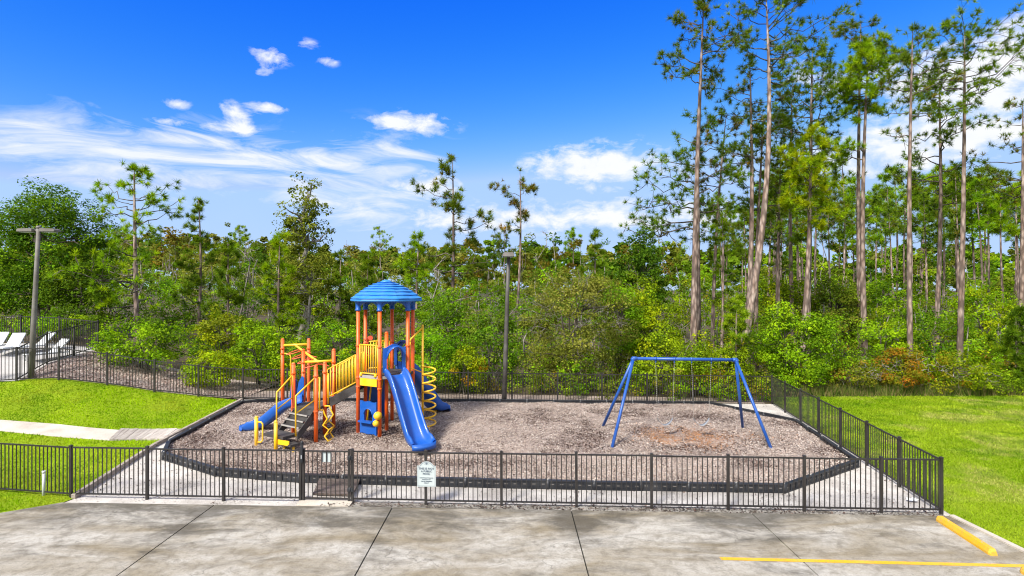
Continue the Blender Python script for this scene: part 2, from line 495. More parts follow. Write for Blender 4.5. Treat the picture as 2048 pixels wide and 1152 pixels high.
# ------------------------------------------------------------------ ground sheets
def struct(o, label=None):
    o['kind'] = 'structure'
    if label: o['label'] = label
    return o
def axis(lo, hi, far_lo, far_hi, step=0.5):
    a = list(np.arange(lo, hi + 1e-6, step))
    left, right = [], []
    x, s = lo, step
    while x > far_lo:
        s *= 1.5; x -= s; left.append(x)
    x, s = hi, step
    while x < far_hi:
        s *= 1.5; x += s; right.append(x)
    return np.array(left[::-1] + a + right)
GX = axis(-32, 32, -1500, 1500); GY = axis(4, 44, -200, 1800)
def make_ground():
    XX, YY = np.meshgrid(GX, GY)
    ZZ = gz(XX, YY) - 0.035
    v = np.stack([XX.ravel(), YY.ravel(), ZZ.ravel()], 1)
    nx = len(GX)
    f = [(j * nx + i, j * nx + i + 1, (j + 1) * nx + i + 1, (j + 1) * nx + i) for j in range(len(GY) - 1) for i in range(nx - 1)]
    me = bpy.data.meshes.new('ground'); me.from_pydata(v.tolist(), [], f); me.materials.append(MATS['forest_floor'])
    return struct(link('ground', me), 'brown leaf-littered ground running under the woods')
make_ground()
def clip_rect(poly, x0, x1, y0, y1):
    def cl(p, ins, inter):
        o = []
        for i in range(len(p)):
            a, b = p[i - 1], p[i]
            ia, ib = ins(a), ins(b)
            if ib:
                if not ia: o.append(inter(a, b))
                o.append(b)
            elif ia:
                o.append(inter(a, b))
        return o
    def ix(c): return lambda a, b: (c, a[1] + (b[1] - a[1]) * (c - a[0]) / (b[0] - a[0]))
    def iy(c): return lambda a, b: (a[0] + (b[0] - a[0]) * (c - a[1]) / (b[1] - a[1]), c)
    for ins, it in ((lambda q: q[0] >= x0, ix(x0)), (lambda q: q[0] <= x1, ix(x1)), (lambda q: q[1] >= y0, iy(y0)), (lambda q: q[1] <= y1, iy(y1))):
        if not poly: return []
        poly = cl(poly, ins, it)
    return poly
def sheet(name, poly, mat, off, parent=None, thick=0.0, lat=None, hf=None):
    """a sheet that follows the ground, cut to a polygon on the ground's own lattice"""
    xs = [p[0] for p in poly]; ys = [p[1] for p in poly]
    vs_, fs, idx = [], [], {}
    LX_, LY_ = lat if lat is not None else (GX, GY)
    def vid(p):
        k = (round(p[0], 4), round(p[1], 4))
        if k not in idx:
            idx[k] = len(vs_); vs_.append((p[0], p[1], gf(p[0], p[1]) + off + (float(hf(p[0], p[1])) if hf else 0)))
        return idx[k]
    for j in range(len(LY_) - 1):
        if LY_[j + 1] < min(ys) or LY_[j] > max(ys): continue
        for i in range(len(LX_) - 1):
            if LX_[i + 1] < min(xs) or LX_[i] > max(xs): continue
            c = clip_rect(poly, LX_[i], LX_[i + 1], LY_[j], LY_[j + 1])
            if len(c) < 3: continue
            ids = []
            for p in c:
                k = vid(p)
                if not ids or ids[-1] != k: ids.append(k)
            if ids[0] == ids[-1]: ids.pop()
            if len(set(ids)) >= 3 and len(set(ids)) == len(ids): fs.append(tuple(ids))
    if thick:
        n = len(poly)
        for i in range(n):
            a, b = poly[i], poly[(i + 1) % n]
            L = math.hypot(b[0] - a[0], b[1] - a[1]); m = max(1, int(L / 0.5))
            for k in range(m):
                p = [(a[0] + (b[0] - a[0]) * t, a[1] + (b[1] - a[1]) * t) for t in (k / m, (k + 1) / m)]
                q = len(vs_)
                for (x, y) in p: vs_.append((x, y, gf(x, y) + off)); vs_.append((x, y, gf(x, y) + off - thick))
                fs.append((q, q + 1, q + 3, q + 2))
    me = bpy.data.meshes.new(name); me.from_pydata(vs_, [], fs); me.materials.append(MATS[mat])
    return link(name, me, parent)
G = ground_at
# corner points of the place, on the ground
FA = (-13.75, 15.1); FB = (-11.4, 14.72); FE = (10.3, 13.66)          # front fence: left end, bend, right corner
FR = (12.18, 26.7)                                                    # far right corner
BK = [FR, (-0.53, 25.05), (-11.3, 23.85), (-13.0, 23.6), (-14.7, 23.4), (-16.5, 23.2), (-18.2, 22.85), (-19.5, 22.4)]
EDG = [G(146, 998), G(310, 893), G(484, 802)]                         # timber edging of the left lawn
border_px = [(328, 919), (432, 951), (600, 964), (860, 971), (1003, 975), (1568, 985), (1714, 934), (1590, 849), (1418, 813), (1000, 809), (560, 807), (484, 813), (338, 895)]
BORD = [G(*p) for p in border_px]

pk_poly = [(-11.35, 14.36), (10.36, 13.5), (10.45, 11.34), (10.3, 5.0), (10.1, -6), (-24, -6), (-24, 4.5), (-12.5, 13.55)]
base = sheet('parking_lot', pk_poly, 'dark_joint', -0.012)
struct(base, 'stained concrete parking lot in front of the fence')
joints = [-40, -7.42, -2.95, 1.44, 5.75, 40]
for a, b in zip(joints[:-1], joints[1:]):
    p = clip_rect(pk_poly, a + 0.014, b - 0.014, -6, 40)
    sheet('concrete_slab', p, 'concrete', 0.018, base, 0.03)
lawn_l = sheet('lawn_left', [(-40, 12.5), (-24, 4.5), (-12.5, 13.55), (-11.35, 14.36)] + EDG + [(p[0], p[1] + 0.15) for p in BK[3:]] + [(-24, 20.0), (-40, 20.0)], 'lawn_soil', 0.012)
struct(lawn_l, 'bright green mown lawn sloping up at left')
lawn_r_poly = [(10.36, 13.5), (10.45, 11.34), (10.3, 5), (10.1, -6), (60, -6), (60, 28.9), (24, 28.7), (15, 28.5), (12.6, 28.3), (12.3, 26.75), (10.5, 13.6)]
lawn_r = sheet('lawn_right', lawn_r_poly, 'lawn_soil', 0.0)
struct(lawn_r, 'mown lawn outside the fence at right')
path = sheet('sand_path', [(-11.35, 14.36), (10.36, 13.5), (10.5, 13.6), (12.3, 26.75), (-0.5, 25.5), (-11.3, 24.0)] + EDG[::-1], 'sand_path', -0.006)
struct(path, 'pale sandy strip between the fence and the mulch')
struct(sheet('litter_strip', [(-5.0, 14.50), (-5.0, 14.18), (2, 13.86), (10.33, 13.52), (10.2, 13.78), (4, 14.12)], 'litter_strip', 0.004), 'dark leaf litter gathered along the fence foot')
def mulch_h(X, Y):
    X, Y = np.asarray(X, float), np.asarray(Y, float)
    h = 0.022 * np.sin(X * 1.9 + 0.7 * Y) * np.cos(Y * 2.3 - .4 * X) + 0.014 * np.sin(X * 4.7 + 1) * np.sin(Y * 4.1)
    for (x, y, rx, ry, d) in ((5.45, 19.9, .6, 1.2, .075), (6.65, 19.9, .6, 1.2, .075), (-2.75, 17.75, .6, .5, .06), (-9.6, 20.1, .6, .5, .05), (-2.7, 23.1, .6, .5, .05)):
        q = ((X - x) / rx) ** 2 + ((Y - y) / ry) ** 2
        h = h - d * np.exp(-q) + d * .45 * np.exp(-((np.sqrt(q) - 1.6) / .5) ** 2)
    return h
mulch = sheet('mulch_bed', BORD, 'mulch_ground', 0.10, lat=(np.arange(-14, 14, .2), np.arange(14, 27, .2)), hf=mulch_h)
struct(mulch, 'wood chip safety surface under the play equipment')
struct(sheet('back_litter', [(11.9, 26.7), (12.1, 28), (-0.5, 27), (-11.3, 26), (-11.5, 24.15), (-0.5, 25.3)], 'mulch_ground', 0.0), 'leaf litter behind the rear fence')
struct(sheet('mulch_bank', [(-11.4, 24.0), (-13.0, 23.75), (-14.7, 23.55), (-16.5, 23.35), (-18.2, 23.0), (-19.5, 22.55), (-19.5, 27.5), (-11.4, 27.5)], 'straw_bank', 0.012), 'brown pine straw bank behind the sloping fence')
struct(sheet('pool_deck', [(-19.5, 22.4), (-22.5, 21.9), (-60, 20.0), (-60, 27.2), (-19.5, 27.0)], 'deck_paving', 0.02), 'pale paved pool deck at far left')
sw = [G(-300, 822), G(0, 841), G(120, 850), G(240, 861.5), G(219, 882), G(100, 873), G(0, 863), G(-300, 845)]
struct(sheet('sidewalk', sw, 'sidewalk_concrete', 0.03, thick=0.06), 'pale concrete sidewalk crossing the left lawn')
# painted bay line
ln = MB(); ln.prism([(4.16, 11.30, 0.0235), (10.3, 10.98, 0.0235), (10.3, 11.10, 0.0235), (4.16, 11.42, 0.0235)], 0, (0, 0, 0.002))
struct(ln.build('painted_bay_line', 'yellow_paint'), 'yellow painted parking bay line')

# ------------------------------------------------------------------ fences
H_F = 1.32
PICK = MB().box((0, 0, 0.5), (0.019, 0.019, 1.0)).mesh('picket', 'fence_metal')
def post_mesh():
    m = MB(); m.box((0, 0, 0.69), (0.062, 0.062, 1.42)); m.box((0, 0, 1.405), (0.074, 0.074, 0.022))
    m.add([(-.03, -.03, 1.416), (.03, -.03, 1.416), (.03, .03, 1.416), (-.03, .03, 1.416), (0, 0, 1.435)], [(0, 1, 4), (1, 2, 4), (2, 3, 4), (3, 0, 4)])
    return m.mesh('post', 'fence_metal')
POST = post_mesh()
def fence(label, posts, skip_first=False, skip_last=False, zs=None, group='black metal picket fences', pitch=0.122):
    zs = zs or [gf(*p) for p in posts]
    o0 = (posts[0][0], posts[0][1], zs[0])
    root = empty('metal_fence', o0)
    tag(root, label, 'fence', group)
    P = [V(p[0] - o0[0], p[1] - o0[1], z - o0[2]) for p, z in zip(posts, zs)]
    for i, p in enumerate(P):
        d = (P[min(i + 1, len(P) - 1)] - P[max(i - 1, 0)]); a = math.atan2(d.y, d.x)
        if (i == 0 and skip_first) or (i == len(P) - 1 and skip_last): continue
        link('fence_post', POST, root, p - V(0, 0, 0.05) + V(0, 0, random.uniform(-.006, .006)), (random.uniform(-.006, .006), random.uniform(-.006, .006), a))
    for i in range(len(P) - 1):
        a, b = P[i], P[i + 1]
        d = (b - a); L = math.hypot(d.x, d.y); ang = math.atan2(d.y, d.x)
        u = d / L
        sag = random.uniform(-.006, .006)
        for zz in (0.11, H_F - 0.02):
            m = MB(); m.beam(a + u * 0.032 + V(0, 0, zz + sag), b - u * 0.032 + V(0, 0, zz + sag), 0.034, 0.036)
            m.build('rail', 'fence_metal', root)
        n = max(2, int(round(L / pitch)))
        for k in range(1, n):
            q = a + d * (k / n)
            link('picket', PICK, root, q + V(0, 0, 0.127 + sag), (0, 0, ang), (1, 1, H_F - 0.02 - 0.127 - 0.017))
    return root
def on_line(px, A, B):
    k = (px - 1024) / FPX
    # X = k*Y on the line A + t(B-A)
    t = (k * A[1] - A[0]) / ((B[0] - A[0]) - k * (B[1] - A[1]))
    return (A[0] + t * (B[0] - A[0]), A[1] + t * (B[1] - A[1]))
def lerp(A, B, t):
    return (A[0] + t * (B[0] - A[0]), A[1] + t * (B[1] - A[1]))
left_posts = [(-15.6, 15.4), FA] + [FB] + [on_line(p, FB, FE) for p in (295, 448, 601)]
fence('black picket fence along the parking lot, left of the gate', left_posts)
right_posts = [on_line(p, FB, FE) for p in (705, 852, 1003, 1153, 1303, 1456, 1608, 1762)] + [FE]
fence('black picket fence along the parking lot, right of the gate', right_posts)
fence('black picket fence beside the right lawn, running away from the corner', [lerp(FE, FR, i / 7) for i in range(8)], skip_first=True)
rear = [on_line(p, BK[1], BK[0]) for p in (1543, 1477, 1386, 1294, 1204, 1115, 1024)] + [on_line(p, BK[2], BK[1]) for p in (936, 846, 756, 666, 575, 486)]
fence('black picket fence behind the playset and swings', rear, skip_first=True)
fence('black picket fence stepping up the lawn towards the left lamp post', BK[2:], skip_first=True)
PB = (-19.5, 26.8)
fence('black picket fence at the pool edge, running back from the left lamp post', [lerp(BK[-1], PB, i / 3) for i in range(4)], skip_first=True)
fence('black picket fence behind the white loungers', [PB, (-21.4, 26.9), (-23.3, 27.0), (-25.2, 27.1), (-27.1, 27.2), (-29, 27.3)], skip_first=True)
fence('short black fence run at left edge in front of the pool deck', [BK[-1], (-20.6, 21.95), (-22.3, 21.4)], skip_first=True)

# gate between the two front runs
ga, gb = left_posts[-1], right_posts[0]
gr = empty('gate', (ga[0], ga[1], 0)); tag(gr, 'black metal picket gate in the front fence', 'gate')
gd = V(gb[0] - ga[0], gb[1] - ga[1], 0); gL = gd.length; gu = gd.normalized(); gang = math.atan2(gu.y, gu.x)
for s in (0.085, gL - 0.085):
    MB().box(gu * s + V(0, 0, 0.71), (0.055, 0.055, 1.30), gang).build('stile', 'fence_metal', gr)
for zz in (0.11, H_F - 0.02):
    MB().beam(gu * 0.112 + V(0, 0, zz), gu * (gL - 0.112) + V(0, 0, zz), 0.034, 0.036).build('rail', 'fence_metal', gr)
for k in range(1, 10):
    link('picket', PICK, gr, gu * (0.085 + (gL - 0.17) * k / 10) + V(0, 0, 0.129), (0, 0, gang), (1, 1, H_F - 0.166))
gn = V(gu.y, -gu.x, 0)
for zz in (0.35, 1.15):
    m = MB(); m.box(gu * (gL - 0.04) + gn * 0.05 + V(0, 0, zz), (0.13, 0.05, 0.09), gang); m.tube([gu * (gL - 0.045) + gn * 0.075 + V(0, 0, zz - 0.07), gu * (gL - 0.045) + gn * 0.075 + V(0, 0, zz + 0.07)], 0.022, 8)
    m.build('hinge', 'border_plastic', gr)
m = MB(); m.box(gu * 0.06 + gn * 0.055 + V(0, 0, 1.26), (0.055, 0.06, 0.46), gang); m.lathe(gu * 0.06 + gn * 0.055 + V(0, 0, 1.49), [(0.03, 0), (0.034, 0.02), (0.03, 0.06), (0.012, 0.075)], 10)
lat = m.build('latch', 'border_plastic', gr)
MB().box(gu * 0.06 + gn * 0.09 + V(0, 0, 1.17), (0.018, 0.012, 0.09), gang).build('latch_plate', 'white_plastic', lat)

# white board fixed inside the gate
nb = MB(); c0 = V(ga[0], ga[1], 0) + gu * 0.66 - gn * 0.03
nb.box((c0.x, c0.y, 1.145), (0.26, 0.012, 0.26), gang)
tag(nb.build('notice_board', 'sign_face', org=(c0.x, c0.y, 1.0)), 'blank white board fixed behind the gate pickets', 'sign')

# ---- the pool sign
def text_mesh(body, size, bold=0.0):
    cu = bpy.data.curves.new('lettering', 'FONT')
    cu.body = body; cu.size = size; cu.align_x = 'CENTER'; cu.align_y = 'CENTER'; cu.extrude = 0.0015; cu.offset = bold
    cu.resolution_u = 2
    o = bpy.data.objects.new('lettering_tmp', cu); COL.objects.link(o)
    bpy.context.view_layer.update()
    me = bpy.data.meshes.new_from_object(o)
    bpy.data.objects.remove(o); bpy.data.curves.remove(cu)
    me.name = 'lettering'
    return me
sp = on_line(854, FB, FE)
sa = gang
srt = empty('pool_sign', (sp[0] + gn.x * 0.06, sp[1] + gn.y * 0.06, 0.78)); srt.rotation_euler = (0, 0, sa)
tag(srt, 'white scalloped-top sign with dark blue lettering on the front fence', 'sign')
def sign_outline(w, h, k=1.0):
    p = [(-w, -h), (w, -h), (w, h * 0.66)]
    p += [(w * 0.80, h * 0.66), (w * 0.68, h * 0.74), (w * 0.52, h * 0.88), (w * 0.30, h * 0.97), (0, h)]
    q = [(-x, y) for x, y in reversed(p[2:-1])]
    return [(x * k, y * k) for x, y in p + q]
ol = sign_outline(0.235, 0.315)
m = MB(); m.prism([(x, 0, z) for x, z in ol], 0, (0, 0.012, 0)); m.build('panel', 'sign_face', srt)
m = MB()
ip = [V(x * 0.93, -0.003, z * 0.945) for x, z in ol]; ip2 = [V(x * 0.90, -0.003, z * 0.922) for x, z in ol]
n = len(ip)
m.add(ip + ip2, [(i, (i + 1) % n, n + (i + 1) % n, n + i) for i in range(n)]); m.build('border_line', 'sign_ink', srt)
m = MB()
for k in range(5):
    a = math.pi * (0.1 + 0.2 * k)
    m.add([(0, -0.003, 0.225), (0.055 * math.cos(a) - 0.012 * math.sin(a), -0.003, 0.225 + 0.05 * math.sin(a)), (0.06 * math.cos(a), -0.003, 0.232 + 0.055 * math.sin(a)), (0.055 * math.cos(a) + 0.012 * math.sin(a), -0.003, 0.225 + 0.05 * math.sin(a))], [(0, 1, 2, 3)])
m.build('emblem', 'sign_ink', srt)
for txt, zz, sz_, b in (('THIS IS NOT', 0.135, 0.072, .0016), ('A PUBLIC', 0.068, 0.066, .0016), ('POOL', 0.002, 0.070, .0016), ('It Is Private Property', -0.092, 0.040, .0006), ('Reserved for', -0.135, 0.040, .0006), ('Use by Residents', -0.178, 0.040, .0006), ('ONLY', -0.222, 0.042, .0008)):
    me = text_mesh(txt, sz_, b)
    me.materials.append(MATS['sign_ink'])
    link('lettering', me, srt, (0, -0.004, zz), (R(90), 0, 0))

# ------------------------------------------------------------------ playground border: moulded black segments with stakes
bz = [gf(*p) for p in BORD]
bo = (BORD[0][0], BORD[0][1], bz[0])
br = empty('playground_border', bo); tag(br, 'low black plastic border edging the wood chip bed', 'border')
def border_seg(a, b):
    d = (b - a); L = d.length; u = d.normalized(); s = V(u.y, -u.x, 0)        # s points outwards (counter-clockwise ring)
    m = MB()
    h = 0.23
    m.beam(a + V(0, 0, h / 2 - .01), b + V(0, 0, h / 2 - .01), 0.06, h - 0.02)
    m.beam(a + V(0, 0, h - 0.016) + u * .01, b + V(0, 0, h - 0.016) - u * .01, 0.112, 0.034)
    m.beam(a + V(0, 0, 0.016) + u * .01, b + V(0, 0, 0.016) - u * .01, 0.112, 0.03)
    n = max(2, int(round(L / 0.26)))
    for k in range(n + 1):
        q = a + d * (k / n)
        q = q + u * (0.02 if k == 0 else -0.02 if k == n else 0)
        m.beam(q - s * 0.052 + V(0, 0, h / 2 - .008), q + s * 0.052 + V(0, 0, h / 2 - .008), 0.03, h - 0.07)
    m.tube([a - V(0, 0, 0.02), a + V(0, 0, h + 0.004)], 0.062, 10)
    o = m.build('border_segment', 'border_plastic', br)
    m = MB(); m.tube([a + V(0, 0, h - .03), a + V(0, 0, h + 0.022)], 0.02, 8); m.build('stake', 'chain_steel', o)
    for k in range(n if n > 2 else 0):
        q = a + d * ((k + .5) / n) + s * 0.034
        MB().beam(q - u * 0.045 + V(0, 0, h * .52), q + u * 0.045 + V(0, 0, h * .52), 0.012, 0.02).build('clip', 'lamp_grey', o)
for i in range(len(BORD)):
    a, b = BORD[i], BORD[(i + 1) % len(BORD)]
    L = math.hypot(b[0] - a[0], b[1] - a[1]); n = max(1, int(round(L / 1.22)))
    for k in range(n):
        p, q = lerp(a, b, k / n), lerp(a, b, (k + 1) / n)
        if i == 2 and k == 0: q = lerp(p, q, 0.9)
        border_seg(V(p[0] - bo[0], p[1] - bo[1], gf(*p) - bo[2] + random.uniform(-.01, .01)), V(q[0] - bo[0], q[1] - bo[1], gf(*q) - bo[2] + random.uniform(-.01, .01)))

# boardwalk inside the gate (dark boards), concrete ramp outside it
def boards(name, label, c4, n, mat, z_off, thick, cat, gap=0.012, lift=0.006):
    """c4: a,b,c,d corners; boards run from edge a-b to edge d-c, n boards along a->d"""
    a, b, c, d = c4
    o = (a[0], a[1], gf(*a)); root = empty(name, o); tag(root, label, cat)
    for k in range(n):
        t0, t1 = (k + gap / 2) / n, (k + 1 - gap / 2) / n
        pts = [lerp(a, d, t0), lerp(b, c, t0), lerp(b, c, t1), lerp(a, d, t1)]
        e = random.uniform(0, lift); tw = random.uniform(-.01, .01)
        pp = [(p[0] - o[0], p[1] - o[1], gf(*p) - o[2] + z_off + e + (tw if j in (1, 2) else 0)) for j, p in enumerate(pts)]
        m = MB(); m.prism(pp, 0, (0, 0, -thick)); m.build('plank', mat, root)
    return root
boards('gate_boards', 'weathered dark plank ramp just inside the gate', [G(626, 997), G(704, 998), G(724, 961), G(642, 958)], 9, 'dark_timber', 0.13, 0.05, 'ramp', 0.07)
boards('plank_ramp', 'grey timber plank ramp where the sidewalk meets the mulch', [G(219, 882), G(242, 861), G(372, 861), G(342, 881)], 15, 'grey_timber', 0.07, 0.06, 'ramp', 0.05)
m = MB(); q = [G(592, 1012), G(699, 1013), G(712, 1000), G(606, 998)]
m.prism([(x, y, 0.024 if i < 2 else 0.085) for i, (x, y) in enumerate(q)], 0, (0, 0, -0.06))
tag(m.build('concrete_ramp', 'sidewalk_concrete', org=(q[0][0], q[0][1], 0)), 'small pale concrete ramp at the foot of the gate', 'ramp')
# timber edging
er = empty('timber_edging', (EDG[0][0], EDG[0][1], 0)); tag(er, 'weathered timber edging between left lawn and sandy strip', 'edging')
eo = V(EDG[0][0], EDG[0][1], 0)
for a, b in zip(EDG[:-1], EDG[1:]):
    n = max(1, int(math.hypot(b[0] - a[0], b[1] - a[1]) / 2.4))
    for k in range(n):
        p, q = lerp(a, b, k / n + .004), lerp(a, b, (k + 1) / n - .004)
        m = MB(); m.beam(V(p[0], p[1], gf(*p) + 0.045) - eo, V(q[0], q[1], gf(*q) + 0.045) - eo, 0.10, 0.14); m.build('timber', 'edging_timber', er)
ec = empty('slab_kerb', (10.42, 13.5, 0)); tag(ec, 'pale concrete kerb edge between parking lot and right lawn', 'kerb')
m = MB(); m.beam((0, 0, 0.0), (0.1, -2.2, 0.0), 0.13, 0.10); m.beam((0.1, -2.21, 0.0), (-0.03, -8, 0.0), 0.13, 0.10)
m.build('kerb_stone', 'sidewalk_concrete', ec)

# wheel stops
def wheel_stop(y0, y1, x0, x1, label):
    o = (x0, y0, 0.018); root = empty('wheel_stop', o); tag(root, label, 'wheel stop', 'yellow wheel stops')
    d = V(x1 - x0, y1 - y0, 0); L = d.length; u = d.normalized(); s = V(u.y, -u.x, 0)
    prof = [(-0.085, 0.0), (-0.085, 0.05), (-0.05, 0.125), (0.05, 0.125), (0.085, 0.05), (0.085, 0.0)]
    vs_ = []
    for t, k in ((0, .72), (0.05, 1), (L - 0.05, 1), (L, .72)):
        vs_ += [u * t + s * (a * k) + V(0, 0, b * k) for a, b in prof]
    n = len(prof); fs = [(i * n + j, i * n + j + 1, (i + 1) * n + j + 1, (i + 1) * n + j) for i in range(3) for j in range(n - 1)] + [tuple(range(n)), tuple(reversed(range(3 * n, 4 * n)))]
    MB().add(vs_, fs).build('block', 'yellow_paint', root)
    for t in (0.35, L - 0.35):
        m = MB(); m.lathe(u * t + V(0, 0, 0.122), [(0.018, 0), (0.018, 0.008), (0.01, 0.012)], 10); m.build('anchor_pin', 'chain_steel', root)
wheel_stop(13.25, 11.48, 9.93, 9.72, 'long yellow concrete wheel stop near the fence corner')
wheel_stop(10.83, 9.0, 9.72, 9.55, 'yellow wheel stop cut off by the bottom right corner of the picture')

# white marker pipe
mx_, my_ = xat(88, 14.85), 14.85
m = MB(); m.tube([(mx_, my_, -0.05), (mx_, my_, 0.63)], 0.036, 10); m.tube([(mx_, my_, 0.60), (mx_, my_, 0.66)], 0.042, 10)
tag(m.build('marker_pipe', 'white_plastic', org=(mx_, my_, 0)), 'short white plastic pipe standing in the lawn behind the left fence', 'pipe')
# litter
def crumple(px, py, s, label):
    x, y = G(px, py); z = gf(x, y) + 0.02
    m = MB(); pts = []
    for i in range(5):
        for j in range(4):
            pts.append((x + (i / 4 - .5) * s + random.uniform(-.02, .02), y + (j / 3 - .5) * s * .7 + random.uniform(-.02, .02), z + 0.03 + random.uniform(0, .05)))
    fs = [(i * 4 + j, i * 4 + j + 1, (i + 1) * 4 + j + 1, (i + 1) * 4 + j) for i in range(4) for j in range(3)]
    m.add(pts, fs); tag(m.build('crumpled_paper', 'paper_white', org=(x, y, z)), label, 'litter', 'scraps of white litter')
crumple(1234, 906, 0.30, 'scrap of white litter beside the left front leg of the swing set')
crumple(1824, 1004, 0.22, 'scrap of white litter inside the fence corner at right')

# ------------------------------------------------------------------ lamp posts
def lamp_left():
    b = V(xat(62, 22.75), 22.75, 0); b.z = gf(b.x, b.y) - 0.05
    root = empty('lamp_post', b); tag(root, 'tall grey lamp post with two heads at far left', 'lamp post')
    top = V(0.30, 0, 6.06)
    m = MB(); m.tube([(0, 0, 0), top * 0.33, top * 0.66, top], [0.112, 0.096, 0.082, 0.07], 12); m.build('pole', 'lamp_grey', root)
    MB().lathe(top + V(0, 0, -.02), [(0.085, 0), (0.095, 0.05), (0.06, 0.10)], 12).build('cap', 'lamp_grey', root)
    for s in (-1, 1):
        m = MB(); m.beam(top + V(s * 0.05, 0, -0.10), top + V(s * 0.16, 0, -0.10), 0.07, 0.07); arm = m.build('arm', 'lamp_grey', root)
        c = top + V(s * 0.45, 0, -0.09)
        pr = [(-.30, -.065), (.30, -.065), (.30, .01), (.24, .05), (-.26, .06), (-.30, .04)]
        m = MB(); m.prism([(c.x + s * x, c.y - 0.17, c.z + z) for x, z in pr], 0, (0, 0.34, 0)); hd = m.build('lamp_head', 'lamp_grey', root)
        MB().box(c + V(0, 0, -0.085), (0.46, 0.26, 0.016)).build('lens', 'sign_face', hd)
lamp_left()
def lamp_mid():
    b = V(xat(1008, 24.75), 24.75, 0); b.z = gf(b.x, b.y) - 0.05
    root = empty('lamp_post', b); tag(root, 'dark bronze lamp post with one box head behind the mulch bed', 'lamp post')
    top = V(0.20, 0, 6.50)
    m = MB(); m.tube([(0, 0, 0), top * 0.4, top * 0.75, top], [0.108, 0.097, 0.086, 0.075], 12); m.build('pole', 'lamp_bronze', root)
    MB().box((0, 0, 0.08), (0.34, 0.34, 0.06)).build('base_plate', 'lamp_bronze', root)
    c = top + V(0, -0.25, 0.03)
    m = MB(); m.prism([(c.x + x, c.y - 0.32, c.z + z) for x, z in ((-.25, -.08), (.25, -.08), (.25, .0), (.19, .09), (-.19, .09), (-.25, .0))], 0, (0, 0.62, 0)); hd = m.build('lamp_head', 'lamp_grey', root)
    MB().box(c + V(0, -.02, -0.09), (0.38, 0.46, 0.016)).build('lens', 'sign_face', hd)
lamp_mid()

# ------------------------------------------------------------------ loungers
def lounger(x, y, rz, label):
    z = gf(x, y) + 0.02
    root = empty('sun_lounger', (x, y, z)); root.rotation_euler = (0, 0, rz); root.scale = (.78,) * 3; tag(root, label, 'sun lounger', 'white loungers on the pool deck')
    for s in (-1, 1):
        MB().beam((s * 0.31, -1.3, 0.33), (s * 0.31, 0.62, 0.33), 0.05, 0.07).build('side_rail', 'white_plastic', root)
        for yy in (-1.15, 0.45):
            MB().tube([(s * 0.31, yy, 0), (s * 0.31, yy, 0.30)], 0.025, 8).build('leg', 'white_plastic', root)
    MB().box((0, -0.65, 0.36), (0.58, 1.28, 0.03)).build('sling_seat', 'white_plastic', root)
    m = MB(); m.prism([(-.33, 0.0, 0.36), (.33, 0, 0.36), (.33, 0.62, 1.03), (-.33, 0.62, 1.03)], 0, (0, 0.045, -0.035)); bk = m.build('backrest', 'white_plastic', root)
    MB().beam((-.33, 0.62, 1.03), (.33, 0.62, 1.03), 0.05, 0.05).build('top_bar', 'white_plastic', bk)
    for s in (-1, 1):
        MB().tube([(s * .3, .36, .72), (s * .3, .58, .33)], 0.015, 6).build('strut', 'white_plastic', bk)
lounger(xat(-18, 25.0), 25.2, R(11), 'white lounger with raised back, cut off by the left edge')
lounger(xat(24, 25.0), 25.0, R(11), 'white lounger with large raised back left of the lamp post')
lounger(xat(80, 25.6), 25.6, R(-20), 'white lounger just right of the lamp post, back raised')
lounger(xat(106, 24.6), 24.6, R(-20), 'lowest white lounger, nearest the pool fence')

# ------------------------------------------------------------------ playset
TX, TY = -4.5, 20.35
Z0 = 0.24
PS = V(-6.0, 19.8, 0.24)
ps = empty('playset', PS); tag(ps, 'orange and yellow playset with blue domed tower and blue slides', 'playset')
def pb(m, name, mat, parent=None):
    return m.build(name, mat, parent or ps, org=PS)
def post(x, y, ztop, r=0.066, mat='orange_steel', rings=()):
    zb = gf(x, y) - 0.05
    m = MB(); m.tube([(x, y, zb), (x, y, ztop - 0.03)], r, 14)
    m.lathe((x, y, ztop - 0.03), [(r, 0), (r * .98, 0.02), (r * .8, 0.045), (r * .4, 0.062), (0.002, 0.066)], 14)
    o = pb(m, 'post', mat)
    for z in rings:
        c = MB(); c.lathe((x, y, z), [(r, -.035), (r + .014, -.03), (r + .014, .03), (r, .035)], 14); c.box((x, y - r - .012, z), (.035, .03, .05)); pb(c, 'clamp', mat, o)
    return o
S = 1.0
hexv = {}
for nm, a in (('NM', -90), ('NR', -30), ('FR', 30), ('FM', 90), ('FL', 150), ('NL', 210)):
    hexv[nm] = (TX + S * math.cos(R(a)), TY + S * math.sin(R(a)))
    post(*hexv[nm], 4.95, rings=(2.32, 3.42, 2.0) if nm in ('NL', 'NM') else (2.32, 3.42))
post(TX + 0.06, TY - 0.2, 3.86)
